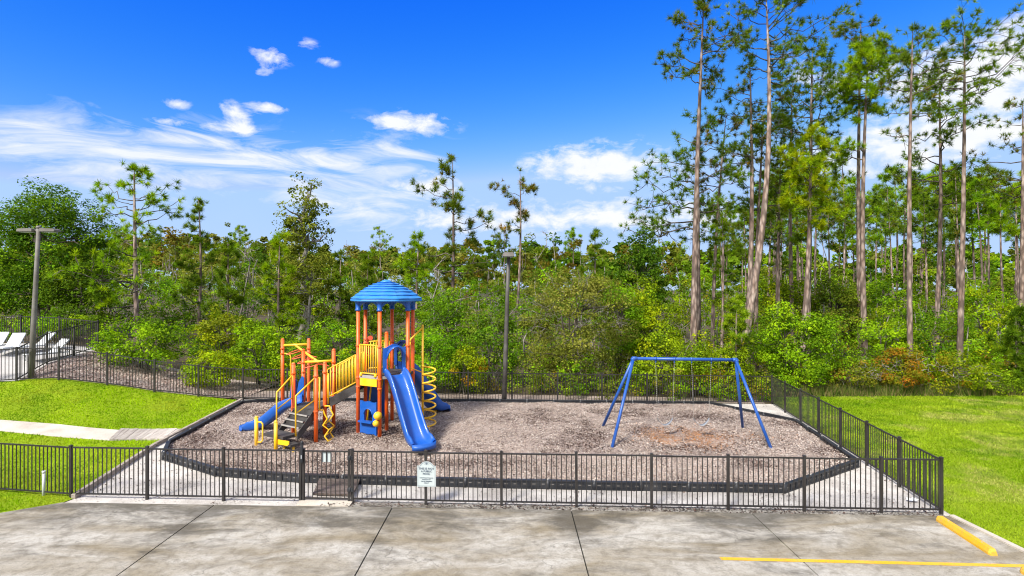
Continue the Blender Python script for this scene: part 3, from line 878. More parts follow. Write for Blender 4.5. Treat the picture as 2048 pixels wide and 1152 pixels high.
# roof: rippled dome on a hexagon
def hexr(a):
    k = math.cos(math.pi / 6)
    b = (a + math.pi / 6) % (math.pi / 3) - math.pi / 6
    return 0.55 * (k / math.cos(b)) + 0.45
def hexpost(a):   # 1 at the posts, 0 between
    b = abs(((a + math.pi / 6 - math.pi / 6) % (math.pi / 3)) - math.pi / 6) / (math.pi / 6)
    return b
def roof():
    NA, NR_ = 120, 66
    vs_, fs = [], []
    zt, ze, RR = 5.66, 5.04, 1.27
    tiers = 8
    prof = []
    zf = lambda t: ze + (zt - ze) * (1 - t ** 1.75)
    for k in range(tiers):
        t0, t1 = max(0.02, k / tiers), (k + 1) / tiers
        for q in (0, .33, .66, 1):
            t = t0 + (t1 - t0) * q
            prof.append((t + (.012 if q == 1 else 0), zf(t) + .036 * q, k))
        prof.append((t1 - .012, zf(t1) + .004, k))
    for (t, z, k) in prof:
        for i in range(NA):
            a = 2 * math.pi * i / NA + math.pi / 6
            r = RR * t * (1 + (hexr(a + math.pi / 6) - 1) * t) * (1 + .006 * math.sin(9 * a + k * 1.3))
            vs_.append((TX + r * math.cos(a), TY + r * math.sin(a), z + .004 * math.sin(9 * a + k * 1.3)))
    for j in range(len(prof) - 1):
        for i in range(NA):
            i2 = (i + 1) % NA
            fs.append((j * NA + i, j * NA + i2, (j + 1) * NA + i2, (j + 1) * NA + i))
    m = MB(); m.add(vs_, fs, False)
    rim = []
    for dz, k in ((0.0, 1.0), (-0.02, 1.012), (-0.055, 1.012), (-0.075, 0.985), (-0.06, 0.90)):
        for i in range(NA):
            a = 2 * math.pi * i / NA + math.pi / 6
            r = RR * hexr(a + math.pi / 6) * k
            rim.append((TX + r * math.cos(a), TY + r * math.sin(a), ze + dz))
    m.add(rim, [(q * NA + i, q * NA + (i + 1) % NA, (q + 1) * NA + (i + 1) % NA, (q + 1) * NA + i) for q in range(4) for i in range(NA)], True)
    o = pb(m, 'roof', 'roof_blue')
    c = MB(); c.lathe((TX, TY, zt - 0.03), [(0.20, 0), (0.21, 0.035), (0.15, 0.06), (0.12, 0.085), (0.04, 0.10)], 12); pb(c, 'roof_cap', 'roof_blue', o)
    # arched skirt between the posts
    ks = list(hexv.values())
    for q in range(6):
        a, b = V(*ks[q], 0), V(*ks[(q + 1) % 6], 0)
        cen = V(TX, TY, 0); inw = (cen - (a + b) / 2).normalized()
        m = MB(); N = 16; row = []
        for i in range(N + 1):
            t = i / N; p = a.lerp(b, t)
            e = abs(2 * t - 1)
            zl = 4.93 - 0.26 * max(0, (e - 0.25) / 0.75) ** 2.2
            for off in (-0.03, 0.03):
                row += [p + inw * off + V(0, 0, 5.02), p + inw * off + V(0, 0, zl)]
        fs = []
        for i in range(N):
            k = i * 4
            fs += [(k, k + 4, k + 5, k + 1), (k + 2, k + 3, k + 7, k + 6), (k + 1, k + 5, k + 7, k + 3)]
        m.add(row, fs, False); pb(m, 'roof_arch', 'blue_plastic', o)
    for (x, y) in ks:
        m = MB(); m.lathe((x, y, 4.64), [(0.085, 0), (0.105, 0.01), (0.105, 0.05), (0.088, 0.07), (0.09, 0.22), (0.13, 0.34), (0.15, 0.38)], 14); pb(m, 'post_collar', 'blue_plastic', o)
roof()
# tower deck
def deck(poly, z, name='deck', th=0.06, mat='black_deck', parent=None, edge=True):
    m = MB(); m.prism([(x, y, z - th) for x, y in poly], 0, (0, 0, th)); o = pb(m, name, mat, parent)
    return o
hv = [hexv[k] for k in ('NM', 'NR', 'FR', 'FM', 'FL', 'NL')]
tdk = deck([(TX + (x - TX) * .93, TY + (y - TY) * .93) for x, y in hv], 2.43)
for k in range(6):
    a, b = V(*hv[k], 0), V(*hv[(k + 1) % 6], 0)
    u = (b - a).normalized()
    m = MB(); m.beam(a.lerp(b, .07) + V(0, 0, 2.375), b.lerp(a, .07) + V(0, 0, 2.375), 0.05, 0.10); pb(m, 'deck_edge', 'grey_plank' if k in (0, 5) else 'black_deck', tdk)
# picket guard panels
def guard(a, b, z0a, z0b, h, n, name='guard_panel', r=0.019, top=0.024, inset=0.09):
    a, b = V(*a, 0), V(*b, 0); L = (b - a).length
    p, q = a.lerp(b, inset / L), b.lerp(a, inset / L)
    pa, qa = p + V(0, 0, z0a), q + V(0, 0, z0b)
    m = MB(); m.tube([pa, qa], top, 8); m.tube([pa, pa + V(0, 0, h)], top, 8); m.tube([qa, qa + V(0, 0, h)], top, 8); m.tube([pa + V(0, 0, h), qa + V(0, 0, h)], top, 8)
    o = pb(m, name, 'yellow_steel')
    for k in range(1, n):
        w = pa.lerp(qa, k / n); bm = MB(); bm.tube([w, w + V(0, 0, h)], r, 6); pb(bm, 'picket', 'yellow_steel', o)
    return o
g1 = guard(hexv['NL'], hexv['NM'], 2.49, 2.49, 0.98, 8)
for t in (.15, .82):
    a, b = V(*hexv['NL'], 2.46), V(*hexv['NM'], 2.46); m = MB(); p = a.lerp(b, t); m.lathe(p + V(0, -.03, -.07), [(0.05, 0), (0.06, .02), (0.05, .10), (0.03, .12)], 10); pb(m, 'panel_foot', 'yellow_steel', g1)
guard(hexv['FL'], hexv['FM'], 2.49, 2.49, 0.98, 8)
# steering wheel on the front panel
def ring(c, ax, r, rr, n=24, m=None):
    m = m or MB(); ax = V(ax).normalized(); s = ax.cross(V(0, 0, 1)).normalized(); t = s.cross(ax)
    pts = [V(c) + (s * math.cos(2 * math.pi * i / n) + t * math.sin(2 * math.pi * i / n)) * r for i in range(n + 1)]
    m.tube(pts, rr, 7, cap=False); return m
fn = V(-.5, -.87, 0)
c0 = (V(*hexv['NL'], 3.24) + V(*hexv['NM'], 3.24)) / 2 + V(0, 0.06, 0)
m = ring(c0, fn, 0.15, 0.02)
for a in (90, 210, 330):
    m.tube([c0, c0 + V(.87 * math.cos(R(a)) * .15, -.5 * math.cos(R(a)) * .15, math.sin(R(a)) * .15)], 0.016, 6)
m.ball(c0, 0.04); pb(m, 'steering_wheel', 'red_orange_plastic')
# telescope above the panel
t0 = V(-5.14, 20.3, 3.62)
m = MB(); d = V(0.62, -.75, 0.22).normalized()
m.tube([t0 - d * .18, t0 + d * .02], 0.055, 12); m.tube([t0 + d * .02, t0 + d * .2], 0.075, 12); m.tube([t0 + d * .2, t0 + d * .225], 0.085, 12); tl = pb(m, 'telescope', 'red_orange_plastic')
m = MB(); m.tube([t0 + V(0, 0, -.22), t0 + V(0, 0, -.03)], 0.03, 8); m.box(t0 + V(0, 0, -.05), (.1, .1, .05)); pb(m, 'bracket', 'red_orange_plastic', tl)
# yellow riser panel under the deck, front left face; transfer step
a, b = V(*hexv['NL'], 0), V(*hexv['NM'], 0)
m = MB(); m.beam(a.lerp(b, .09) + V(0, 0, 2.20), b.lerp(a, .12) + V(0, 0, 2.20), 0.03, 0.29); pb(m, 'riser_panel', 'yellow_steel')
# blue play counter panel with arch, front left face, near the ground
def counter_panel():
    A, B = V(*hexv['NL'], 0), V(*hexv['NM'], 0); u = (B - A).normalized(); L = (B - A).length
    nrm = V(u.y, -u.x, 0)
    def P(s, z, o=0.0): return A + u * s + nrm * o + V(0, 0, z)
    s0, s1, z0, z1 = 0.12, L - 0.12, 0.40, 1.52
    cs = (s0 + s1) / 2; aw = 0.19; az0 = 0.86; az1 = 1.10
    N = 10
    arch = [(cs - aw, az0)] + [(cs - aw * math.cos(math.pi * i / N), az1 + aw * math.sin(math.pi * i / N)) for i in range(N + 1)] + [(cs + aw, az0)]
    wav = lambda s: 0.02 * math.sin(s * 16)
    topo = [(s0 + (s1 - s0) * i / N, z1 + wav(s0 + (s1 - s0) * i / N)) for i in range(N + 1)]
    outer = [(s0, az0)] + topo + [(s1, az0)]
    m = MB()
    for o in (-0.035, 0.035):
        vs_ = [P(s, z, o) for s, z in outer] + [P(s, z, o) for s, z in arch]
        n = len(outer)
        m.add(vs_, [(i, i + 1, n + i + 1, n + i) for i in range(n - 1)])
    ib = [P(s, z, -.035) for s, z in arch]; jb = [P(s, z, .035) for s, z in arch]; n = len(ib)
    m.add(ib + jb, [(i, i + 1, n + i + 1, n + i) for i in range(n - 1)])
    ob = [P(s, z, -.035) for s, z in outer]; oc = [P(s, z, .035) for s, z in outer]; n = len(ob)
    m.add(ob + oc, [(i, i + 1, n + i + 1, n + i) for i in range(n - 1)])
    low = [(s0, z0 + 0.02), (s0 + .12, z0 + .04), (cs, z0), (s1 - .12, z0 + .04), (s1, z0 - .02), (s1, az0), (s0, az0)]
    m.prism([P(s, z, -.035) for s, z in low], 0, nrm * 0.07)
    o = pb(m, 'play_panel', 'blue_plastic')
    c = MB(); c.prism([P(s0 + .03, az0 - .03, .03), P(s1 - .03, az0 - .03, .03), P(s1 - .08, az0 - .03, .22), P(s0 + .08, az0 - .03, .22)], 0, (0, 0, 0.05)); pb(c, 'counter', 'blue_plastic', o)
    c = MB(); pts = [P(s, z, .04) for s, z in arch[1:-1]]; c.tube(pts, 0.022, 7); pb(c, 'arch_trim', 'blue_plastic', o)
counter_panel()
for dz, r, dx in ((1.12, 0.135, -.03), (0.86, 0.105, -.09)):
    m = MB(); m.ball((hexv['NM'][0] + dx, hexv['NM'][1] - .14, dz), r, 16); bl = pb(m, 'bubble', 'yellow_steel')
    m = MB(); ring((hexv['NM'][0] + dx, hexv['NM'][1] - .14, dz), (0, 0, 1) if False else (0.3, -1, 0), r * 1.005, 0.008, 20, m); pb(m, 'seam', 'yellow_steel', bl)
# climber behind: blue slab and yellow leaning poles
m = MB(); a, b = V(*hexv['FL'], 0), V(*hexv['FM'], 0)
m.prism([a.lerp(b, .1) + V(0, 0, 2.3), b.lerp(a, .1) + V(0, 0, 2.3), b.lerp(a, .1) + V(-.35, .6, .35), a.lerp(b, .1) + V(-.35, .6, .35)], 0, (0.02, -.03, 0.05)); pb(m, 'climbing_wall', 'blue_plastic')
for s in (.3, .62):
    m = MB(); p = V(*hexv['NL'], 0).lerp(V(*hexv['FM'], 0), s); m.tube([p + V(-.10, 0, .35), p + V(.10, .05, 2.2)], 0.03, 8); pb(m, 'brace_pole', 'yellow_steel')

# slides
PROF = [(-.40, .22), (-.37, .265), (-.33, .265), (-.295, .20), (-.27, .06), (-.19, .0), (.19, .0), (.27, .06), (.295, .20), (.33, .265), (.37, .265), (.40, .22), (.375, .0), (.27, -.07), (-.27, -.07), (-.375, .0)]
def sweep(path, prof, k=None):
    pts = [V(p) for p in path]; n = len(prof); vs_ = []; fs = []
    for i, p in enumerate(pts):
        d = (pts[min(i + 1, len(pts) - 1)] - pts[max(i - 1, 0)]).normalized()
        hd = V(d.x, d.y, 0).normalized(); s = V(hd.y, -hd.x, 0); up = s.cross(d)
        kk = k[i] if k else (1, 1)
        vs_ += [p + s * (a * kk[0]) + up * (b * kk[1]) for a, b in prof]
    for i in range(len(pts) - 1):
        fs += [(i * n + j, i * n + (j + 1) % n, (i + 1) * n + (j + 1) % n, (i + 1) * n + j) for j in range(n)]
    fs += [tuple(range(n)), tuple(reversed(range((len(pts) - 1) * n, len(pts) * n)))]
    return vs_, fs
def slide_path(a, b, z0, z1, n=22, flat0=0.10, flat1=0.22, wave=0.0):
    out_ = []
    for i in range(n + 1):
        t = i / n
        if t < flat0: z = z0 - 0.02 * (t / flat0)
        elif t > 1 - flat1: z = z1 + 0.05 * ((1 - t) / flat1) ** 1.0
        else:
            w = (t - flat0) / (1 - flat0 - flat1)
            z = z0 - 0.02 + (z1 + 0.05 - z0 + 0.02) * (0.75 * w + 0.25 * (w * w * (3 - 2 * w))) + wave * math.sin(w * 2 * math.pi)
        out_.append((a[0] + (b[0] - a[0]) * t, a[1] + (b[1] - a[1]) * t, z))
    # soften
    for _ in range(3):
        out_ = [out_[0]] + [(p[0], p[1], (q[2] + p[2] * 2 + r[2]) / 4) for q, p, r in zip(out_[:-2], out_[1:-1], out_[2:])] + [out_[-1]]
    return out_
def slide(a, b, z0, z1, label=None, flare=1.25, w=1.0, foot=True, wave=0.0, hood=True):
    path = slide_path(a, b, z0, z1, wave=wave)
    ks = []
    for i in range(len(path)):
        t = i / (len(path) - 1)
        f = 1 + (flare - 1) * max(0, (t - .55) / .45) ** 2
        hgt = 1.0 if t < .9 else 1.0 - 0.5 * (t - .9) / .1
        ks.append((w * f, hgt))
    vs_, fs = sweep(path, PROF, ks)
    m = MB(); m.add(vs_, fs, True)
    o = pb(m, 'slide', 'blue_plastic')
    if label: o['label'] = label
    e = V(path[-1]); d = (e - V(path[-3])); d.z = 0; d.normalize(); s = V(d.y, -d.x, 0)
    # rounded exit lip
    k = ks[-1][0]; N = 12; row = []
    for i in range(N + 1):
        al = math.pi * i / N
        p = e + s * (-math.cos(al) * .385 * k) + d * (math.sin(al) * 0.22)
        row += [p + V(0, 0, 0.11), p * 1 + d * .015 + V(0, 0, -.08), e + s * (-math.cos(al) * .27 * k) + d * (math.sin(al) * 0.13) + V(0, 0, 0.002)]
    cen = [e + V(0, 0, 0.0), e + V(0, 0, -.075)]
    fs = []
    for i in range(N):
        q = i * 3
        fs += [(q, q + 3, q + 4, q + 1), (q, q + 2, q + 5, q + 3), (q + 2, (N + 1) * 3, q + 5), (q + 1, q + 4, (N + 1) * 3 + 1)]
    m = MB(); m.add(row + cen, fs, True); pb(m, 'slide_lip', 'blue_plastic', o)
    if foot:
        p = e - d * 0.35
        m = MB(); m.tube([(p.x, p.y, gf(p.x, p.y) - .05), (p.x, p.y, p.z - .05)], 0.055, 10); pb(m, 'support_leg', 'yellow_steel', o)
    return o, path
def mid(k1, k2, z=0):
    return ((hexv[k1][0] + hexv[k2][0]) / 2, (hexv[k1][1] + hexv[k2][1]) / 2)
def hood(a, b, zb, h, depth_dir, label=None):
    """arched entrance hood between two posts: flat panel with arch cut and a protruding canopy"""
    A, B = V(*a, 0), V(*b, 0); u = (B - A).normalized(); L = (B - A).length; nr = V(depth_dir).normalized()
    c = L / 2; aw = 0.27; N = 14
    def P(s, z, o): return A + u * s + nr * o + V(0, 0, z)
    az1 = zb + h - 0.38
    arch = [(c - aw, zb)] + [(c - aw * math.cos(math.pi * i / N), az1 + 0.30 * math.sin(math.pi * i / N)) for i in range(N + 1)] + [(c + aw, zb)]
    outer = [(0.10, zb)] + [(0.10 + (L - .2) * i / N, zb + h - 0.16 + 0.14 * max(0, math.sin(math.pi * i / N)) ** 2 + (.04 if i in (0, N) else 0)) for i in range(N + 1)] + [(L - 0.10, zb)]
    m = MB(); n = len(outer)
    for o in (0.0, 0.06):
        m.add([P(s, z, o) for s, z in outer] + [P(s, z, o) for s, z in arch], [(i, i + 1, n + i + 1, n + i) for i in range(n - 1)])
    m.add([P(s, z, 0) for s, z in outer] + [P(s, z, .06) for s, z in outer], [(i, i + 1, n + i + 1, n + i) for i in range(n - 1)])
    o_ = pb(m, 'slide_hood', 'blue_plastic')
    # canopy: arch swept outwards, shorter at its feet
    c2 = MB(); rows = []
    for o, k, dz in ((0.05, 1.0, 0), (0.20, 1.04, .01), (0.34, 1.10, .0), (0.34, 1.0, -.03), (0.20, .94, -.03), (0.05, .90, -.03)):
        for i in range(1, N + 2):
            s, z = arch[i]; f = math.sin(math.pi * (i - 1) / N)
            rows.append(P(c + (s - c) * k, z + dz - (1 - f) * 0.12 * (o / .34), o * (0.35 + 0.65 * f)))
    W = N + 1
    c2.add(rows, [(j * W + i, j * W + i + 1, ((j + 1) % 6) * W + i + 1, ((j + 1) % 6) * W + i) for j in range(6) for i in range(W - 1)], True)
    pb(c2, 'hood_canopy', 'blue_plastic', o_)
    return o_
m1 = mid('NM', 'NR'); d1 = V(0.61, -0.79, 0)
slide((m1[0] + .02, m1[1] - .02), (m1[0] + d1.x * 2.12, m1[1] + d1.y * 2.12), 2.44, 0.46, 'long blue slide facing the gate', flare=1.12, w=0.98, foot=True)
hood(hexv['NM'], hexv['NR'], 2.55, 0.98, (0.5, -.87, 0))
m2 = mid('FR', 'FM'); d2 = V(0.56, 0.83, 0)
slide((m2[0], m2[1]), (m2[0] + d2.x * 2.2, m2[1] + d2.y * 2.2), 2.44, 0.62, 'blue slide descending behind the tower', flare=1.1, wave=-.04)
hood(hexv['FM'], hexv['FR'], 2.55, 0.98, (.5, .87, 0))
# spiral climber off the right face
hx, hy = -2.98, 20.45
px_, py_ = hx - 0.23, hy
m = MB(); m.tube([(px_, py_, gf(px_, py_) - .05), (px_, py_, 4.08)], 0.040, 10); m.ball((px_, py_, 4.08), 0.045, 10); sc_ = pb(m, 'spiral_climber', 'yellow_steel')
m = MB(); turns = 7.4; N = 190; pts = [(hx + 0.235 * math.cos(2 * math.pi * turns * i / N + 1.2), hy + 0.235 * math.sin(2 * math.pi * turns * i / N + 1.2), 0.34 + 2.32 * i / N) for i in range(N + 1)]
m.tube(pts, 0.032, 7); pb(m, 'coil', 'yellow_steel', sc_)
m = MB(); m.tube([(px_, py_, 4.02), (-3.60, 20.3, 3.62), (-3.66, 20.28, 3.52), (-3.66, 20.28, 2.46)], 0.034, 8); m.tube([(-3.66, 20.28, 2.60), (px_, py_, 2.40)], 0.02, 8); pb(m, 'top_arm', 'yellow_steel', sc_)
m = MB(); m.tube([(-3.58, 20.02, 2.46), (-3.58, 20.02, 3.40), (-3.60, 20.12, 3.5), (-3.62, 20.28, 3.5)], 0.024, 8); pb(m, 'grab_bar', 'yellow_steel')

# ---- lower platform
P1, P2 = (-9.05, 22.45), (-8.02, 22.45)
P3, P4 = (-7.42, 20.25), (-6.36, 20.30)
P5, P7, P6 = (-7.45, 19.40), (-6.47, 18.78), (-6.47, 19.68)
for p in (P1, P2): post(*p, 3.42, rings=(2.85, 3.05))
for p in (P3, P4): post(*p, 3.24, rings=(2.78, 2.45))
for p in (P5, P6, P7): post(*p, 2.86, rings=(2.52, 1.36))
LZ = 1.40
deck([(P5[0] + .05, P5[1] + .02), (P7[0] - .03, P7[1] + .06), (P6[0] - .02, P6[1]), (P4[0] - .08, P4[1] - .06), (P3[0] + .05, P3[1] - .06)], LZ, 'platform', 0.10)
# overhead loop ladder
m = MB(); m.tube([(*P1, 3.18), (*P2, 3.22)], 0.045, 10); ol_ = pb(m, 'overhead_beam', 'yellow_steel')
m = MB(); m.tube([(*P3, 2.80), (*P4, 2.84)], 0.045, 10); pb(m, 'overhead_beam', 'yellow_steel')
b0, b1 = V((P1[0] + P2[0]) / 2, P1[1], 3.17), V((P3[0] + P4[0]) / 2, P3[1], 2.80)
m = MB(); m.tube([b0, b1], 0.045, 10); oh = pb(m, 'ladder_spine', 'yellow_steel')
ud = (b1 - b0).normalized(); us = V(ud.y, -ud.x, 0).normalized()
for i, t in enumerate((.16, .42, .68, .92)):
    c = b0.lerp(b1, t); m = MB(); pts = []
    for k in range(21):
        a = 2 * math.pi * k / 20
        pts.append(c + us * (0.46 * math.cos(a)) + ud * (0.20 * math.sin(a)) + V(0, 0, -.10 - .13 * abs(math.cos(a)) + .02 * math.sin(a)))
    m.tube(pts, 0.018, 6, cap=False); pb(m, 'hand_loop', 'red_orange_plastic', oh)
m = MB(); m.tube([(P1[0] + .05, P1[1], 2.86), (P1[0] + .26, P1[1], 2.84), (P1[0] + .32, P1[1], 2.74), (P1[0] + .32, P1[1], 1.35)], 0.028, 8); pb(m, 'grab_bar', 'yellow_steel')
# left slide with hood cheeks
so, sp_ = slide((P3[0] + .02, (P3[1] + P5[1]) / 2), (P3[0] - 1.92, (P3[1] + P5[1]) / 2 + .22), LZ + .02, 0.50, 'short blue slide at the left end', flare=1.0, w=.76, wave=0.03)
for y in (P3[1] - .09, P5[1] + .09):
    m = MB(); m.prism([(P3[0] + .03, y, 1.42), (P3[0] - .14, y, 1.42), (P3[0] - .20, y, 1.72), (P3[0] - .14, y, 2.10), (P3[0] - .02, y, 2.32), (P3[0] + .05, y, 2.26)], 0, (0, .05, 0)); pb(m, 'slide_cheek', 'blue_plastic')
# stairs from platform edge P5-P7 down to the transfer platform
e0 = (V(*P5, 0) + V(*P7, 0)) / 2; eu = (V(*P7, 0) - V(*P5, 0)).normalized(); en = V(eu.y, -eu.x, 0)   # outwards
if en.y > 0: en = -en
run, z_t = 0.64, 0.74
sroot = None
for s in (-1, 1):
    a = e0 + eu * (s * 0.46); m = MB()
    m.prism([a + V(0, 0, LZ), a + en * run + V(0, 0, z_t + .02), a + en * run + V(0, 0, z_t - .22), a + V(0, 0, LZ - .34)], 0, eu * (s * 0.03)); o = pb(m, 'stair_stringer', 'black_deck')
nst = 4
for k in range(1, nst):
    z = LZ - (LZ - z_t) * k / nst; c = e0 + en * (run * (k - .1) / nst)
    m = MB(); m.box(c + V(0, 0, z), (0.90, 0.20, 0.03), math.atan2(eu.y, eu.x)); t_ = pb(m, 'stair_tread', 'black_deck')
    m = MB(); m.box(c - en * .09 + V(0, 0, z + .08), (0.90, 0.015, 0.13), math.atan2(eu.y, eu.x)); pb(m, 'stair_riser', 'black_deck', t_)
    m = MB(); m.box(c + en * .106 + V(0, 0, z + .002), (0.90, 0.02, 0.045), math.atan2(eu.y, eu.x)); pb(m, 'nosing', 'grey_plank', t_)
# transfer platform and its step
tA, tB = (-8.27, 18.42), (-7.46, 17.98)
pc = e0 + en * (run + 0.25)
q = [pc + eu * .46 + en * .27, pc - eu * .52 + en * .27, pc - eu * .52 - en * .25, pc + eu * .46 - en * .25]
m = MB(); m.prism([V(p.x, p.y, z_t - .08) for p in q], 0, (0, 0, .09)); tp = pb(m, 'transfer_platform', 'black_deck')
m = MB(); m.beam(V(tB[0] + .05, tB[1] + .02, z_t - .17), V(tB[0] + .50, tB[1] - .20, z_t - .17), 0.03, 0.15); pb(m, 'riser_panel', 'yellow_steel', tp)
q2 = V(-7.06, 18.02, 0)
m = MB(); m.box(q2 + V(0, 0, 0.50), (0.60, 0.34, 0.07), math.atan2(eu.y, eu.x)); ls = pb(m, 'lower_step', 'black_deck')
for s in (-1, 1):
    p = q2 + eu * (s * .22); m = MB(); m.tube([(p.x, p.y, 0.02), (p.x, p.y, .47)], 0.04, 8); pb(m, 'leg', 'yellow_steel', ls)
for (x, y), zt in ((tA, 1.26), (tB, 1.22)):
    post(x, y, zt, 0.058, 'yellow_steel')
m = MB(); x, y = tA; m.tube([(x, y, 1.10), (x + .16, y - .03, 1.10), (x + .22, y - .04, 1.04), (x + .22, y - .04, .52), (x + .16, y - .03, .45), (x, y, .45)], 0.026, 8); pb(m, 'grab_loop', 'yellow_steel')
# handrails
def handrail(P, off, k):
    p = V(*P, 0); d = en
    m = MB()
    top = p + V(0, 0, 2.50); bt = p + d * k + eu * off + V(0, 0, 1.98)
    bot = V(bt.x, bt.y, .70)
    m.tube([top, bt + (top - bt) * .06, bt, bot], 0.027, 8)
    m.tube([p + eu * off * .5 + d * .06 + V(0, 0, 1.72), bt - V(0, 0, .56)], 0.022, 8)
    m.tube([p + eu * off * .5 + d * .06 + V(0, 0, 1.72), p + eu * off * .5 + d * .06 + V(0, 0, 2.44)], 0.022, 8)
    pb(m, 'handrail', 'yellow_steel')
handrail(P5, .05, .68); handrail(P7, -.05, .74)
for P in (P6, P7):
    m = MB(); m.tube([(P[0] + .12, P[1], 2.48), (P[0] + .12, P[1], 1.42)], 0.028, 8); m.tube([(P[0], P[1], 2.5), (P[0] + .12, P[1], 2.46)], 0.024, 8); pb(m, 'grab_bar', 'yellow_steel')
# wiggly ladder on the right of the platform
la = []
for (P, f) in (((P7[0] + .04, P7[1] + .12), (-6.08, 18.83)), ((P6[0] + .04, P6[1] - .12), (-6.05, 19.25))):
    pts = [(P[0], P[1], LZ - .02), (P[0] + .16, P[1], LZ - .02)]
    for k, (w) in enumerate((0, .06, -.07, .07, -.06, .02, 0)):
        t = k / 6; pts.append((P[0] + .20 + (f[0] - P[0] - .20) * t + w, P[1] + (f[1] - P[1]) * t + w * .9, LZ - .14 - (LZ - .14 - .18) * t))
    la.append(pts)
m = MB()
for pts in la: m.tube(pts, 0.028, 8)
wl_ = pb(m, 'wiggle_ladder', 'yellow_steel')
for k in (4, 5, 6, 7):
    m = MB(); m.tube([la[0][k], la[1][k]], 0.022, 8); pb(m, 'rung', 'yellow_steel', wl_)
# ramp bridge up to the tower
ra, rb_ = (P6, P4), (hexv['NL'], hexv['FL'])
z_a, z_b = LZ + .08, 1.98
m = MB(); m.prism([(*P6, z_a), (*hexv['NL'], z_b), (*hexv['FL'], z_b), (*P4, z_a)], 0, (0, 0, -.05)); rp = pb(m, 'bridge_ramp', 'black_deck')
for A, B in ((P6, hexv['NL']), (P4, hexv['FL'])):
    m = MB(); m.prism([(A[0] + .06, A[1], z_a + .10), (B[0] - .06, B[1], z_b + .10), (B[0] - .06, B[1], z_b - .20), (A[0] + .06, A[1], z_a - .22)], 0, (0, .03, 0)); pb(m, 'side_plate', 'black_deck', rp)
guard(P6, hexv['NL'], z_a + .17, z_b + .17, 0.96, 9, 'ramp_rail', 0.019, 0.022, .08)
guard(P4, hexv['FL'], z_a + .17, z_b + .17, 0.96, 9, 'ramp_rail', 0.019, 0.022, .08)

# ------------------------------------------------------------------ swing set
LB, LF = G(1203, 856), G(1222, 901)
RB, RF = G(1486, 860), G(1546, 904)
sw_o = V(6.1, 20.0, 0.05)
sr = empty('swing_set_frame', sw_o); tag(sr, 'blue tubular A-frame swing set', 'swing set')
Ym = 20.15
tl_, tr_ = V(xat(1268, Ym), Ym, zat(717, Ym)), V(xat(1468, Ym), Ym - .1, zat(719, Ym) )
def sb(m, name, mat='swing_blue', parent=None): return m.build(name, mat, parent or sr, org=sw_o)
sb(MB().tube([tl_, tr_], 0.057, 14), 'top_beam')
for end, feet, s in ((tl_, (LB, LF), -1), (tr_, (RB, RF), 1)):
    for (x, y) in feet:
        f = V(x, y, gf(x, y) - .05)
        sb(MB().tube([end + V(s * .02, 0, 0), f], 0.052, 12), 'leg')
    m = MB(); m.tube([end - V(s * .10, 0, 0), end + V(s * .07, 0, 0)], 0.072, 12); m.ball(end + V(s * .04, 0, -.03), .085, 12); sb(m, 'joint_casting')
hang = [xat(p, Ym) for p in (1311, 1348, 1382, 1421)]
for x in hang:
    t = (x - tl_.x) / (tr_.x - tl_.x); p = tl_.lerp(tr_, t)
    m = MB(); m.tube([p - V(.035, 0, 0), p + V(.035, 0, 0)], .066, 10); m.beam(p + V(0, 0, -.05), p + V(0, 0, -.13), .03, .03, (0, 1, 0)); sb(m, 'hanger')
def swing(x0, x1, label):
    t0, t1 = [(x - tl_.x) / (tr_.x - tl_.x) for x in (x0, x1)]
    p0, p1 = tl_.lerp(tr_, t0) - V(0, 0, .13), tl_.lerp(tr_, t1) - V(0, 0, .13)
    cx = (x0 + x1) / 2; yy = p0.y
    root = empty('swing', (cx, yy, 0.5)); tag(root, label, 'swing', 'belt swings')
    o = V(cx, yy, 0.5)
    zs_ = 0.84
    e = [V(cx - .27, yy, zs_), V(cx + .27, yy, zs_)]
    for p, q in zip((p0, p1), e):
        m = MB(); d = q - p; n = 56; u = d.normalized()
        for k in range(n):
            c = p + d * ((k + .5) / n); w = V(.008, 0, 0) if k % 2 else V(0, .008, 0)
            h = u * (d.length / n * .62)
            m.add([c - h - w * .5, c - w * 1.3, c + h - w * .5, c + h + w * .5, c + w * 1.3, c - h + w * .5], [(0, 1, 2, 3, 4, 5)])
            w2 = V(w.y, w.x, 0) * .35
            m.add([c - h - w2, c - h + w2, c + h + w2, c + h - w2], [(0, 1, 2, 3)])
        m.build('chain', 'chain_steel', root, org=o)
    m = MB(); N = 12; row = []
    for i in range(N + 1):
        t = i / N; x = e[0].x + (e[1].x - e[0].x) * t; z = zs_ - 0.24 * math.sin(math.pi * t) ** .8
        w = .05 + .05 * math.sin(math.pi * t)
        row += [(x, yy - w, z), (x, yy + w, z), (x, yy + w, z - .012), (x, yy - w, z - .012)]
    fs = [(i * 4 + j, i * 4 + (j + 1) % 4, (i + 1) * 4 + (j + 1) % 4, (i + 1) * 4 + j) for i in range(N) for j in range(4)]
    m.add(row, fs, True); m.build('belt_seat', 'rubber', root, org=o)
swing(hang[0], hang[1], 'empty belt swing on chains, left of the two')
swing(hang[2], hang[3], 'empty belt swing on chains, right of the two')

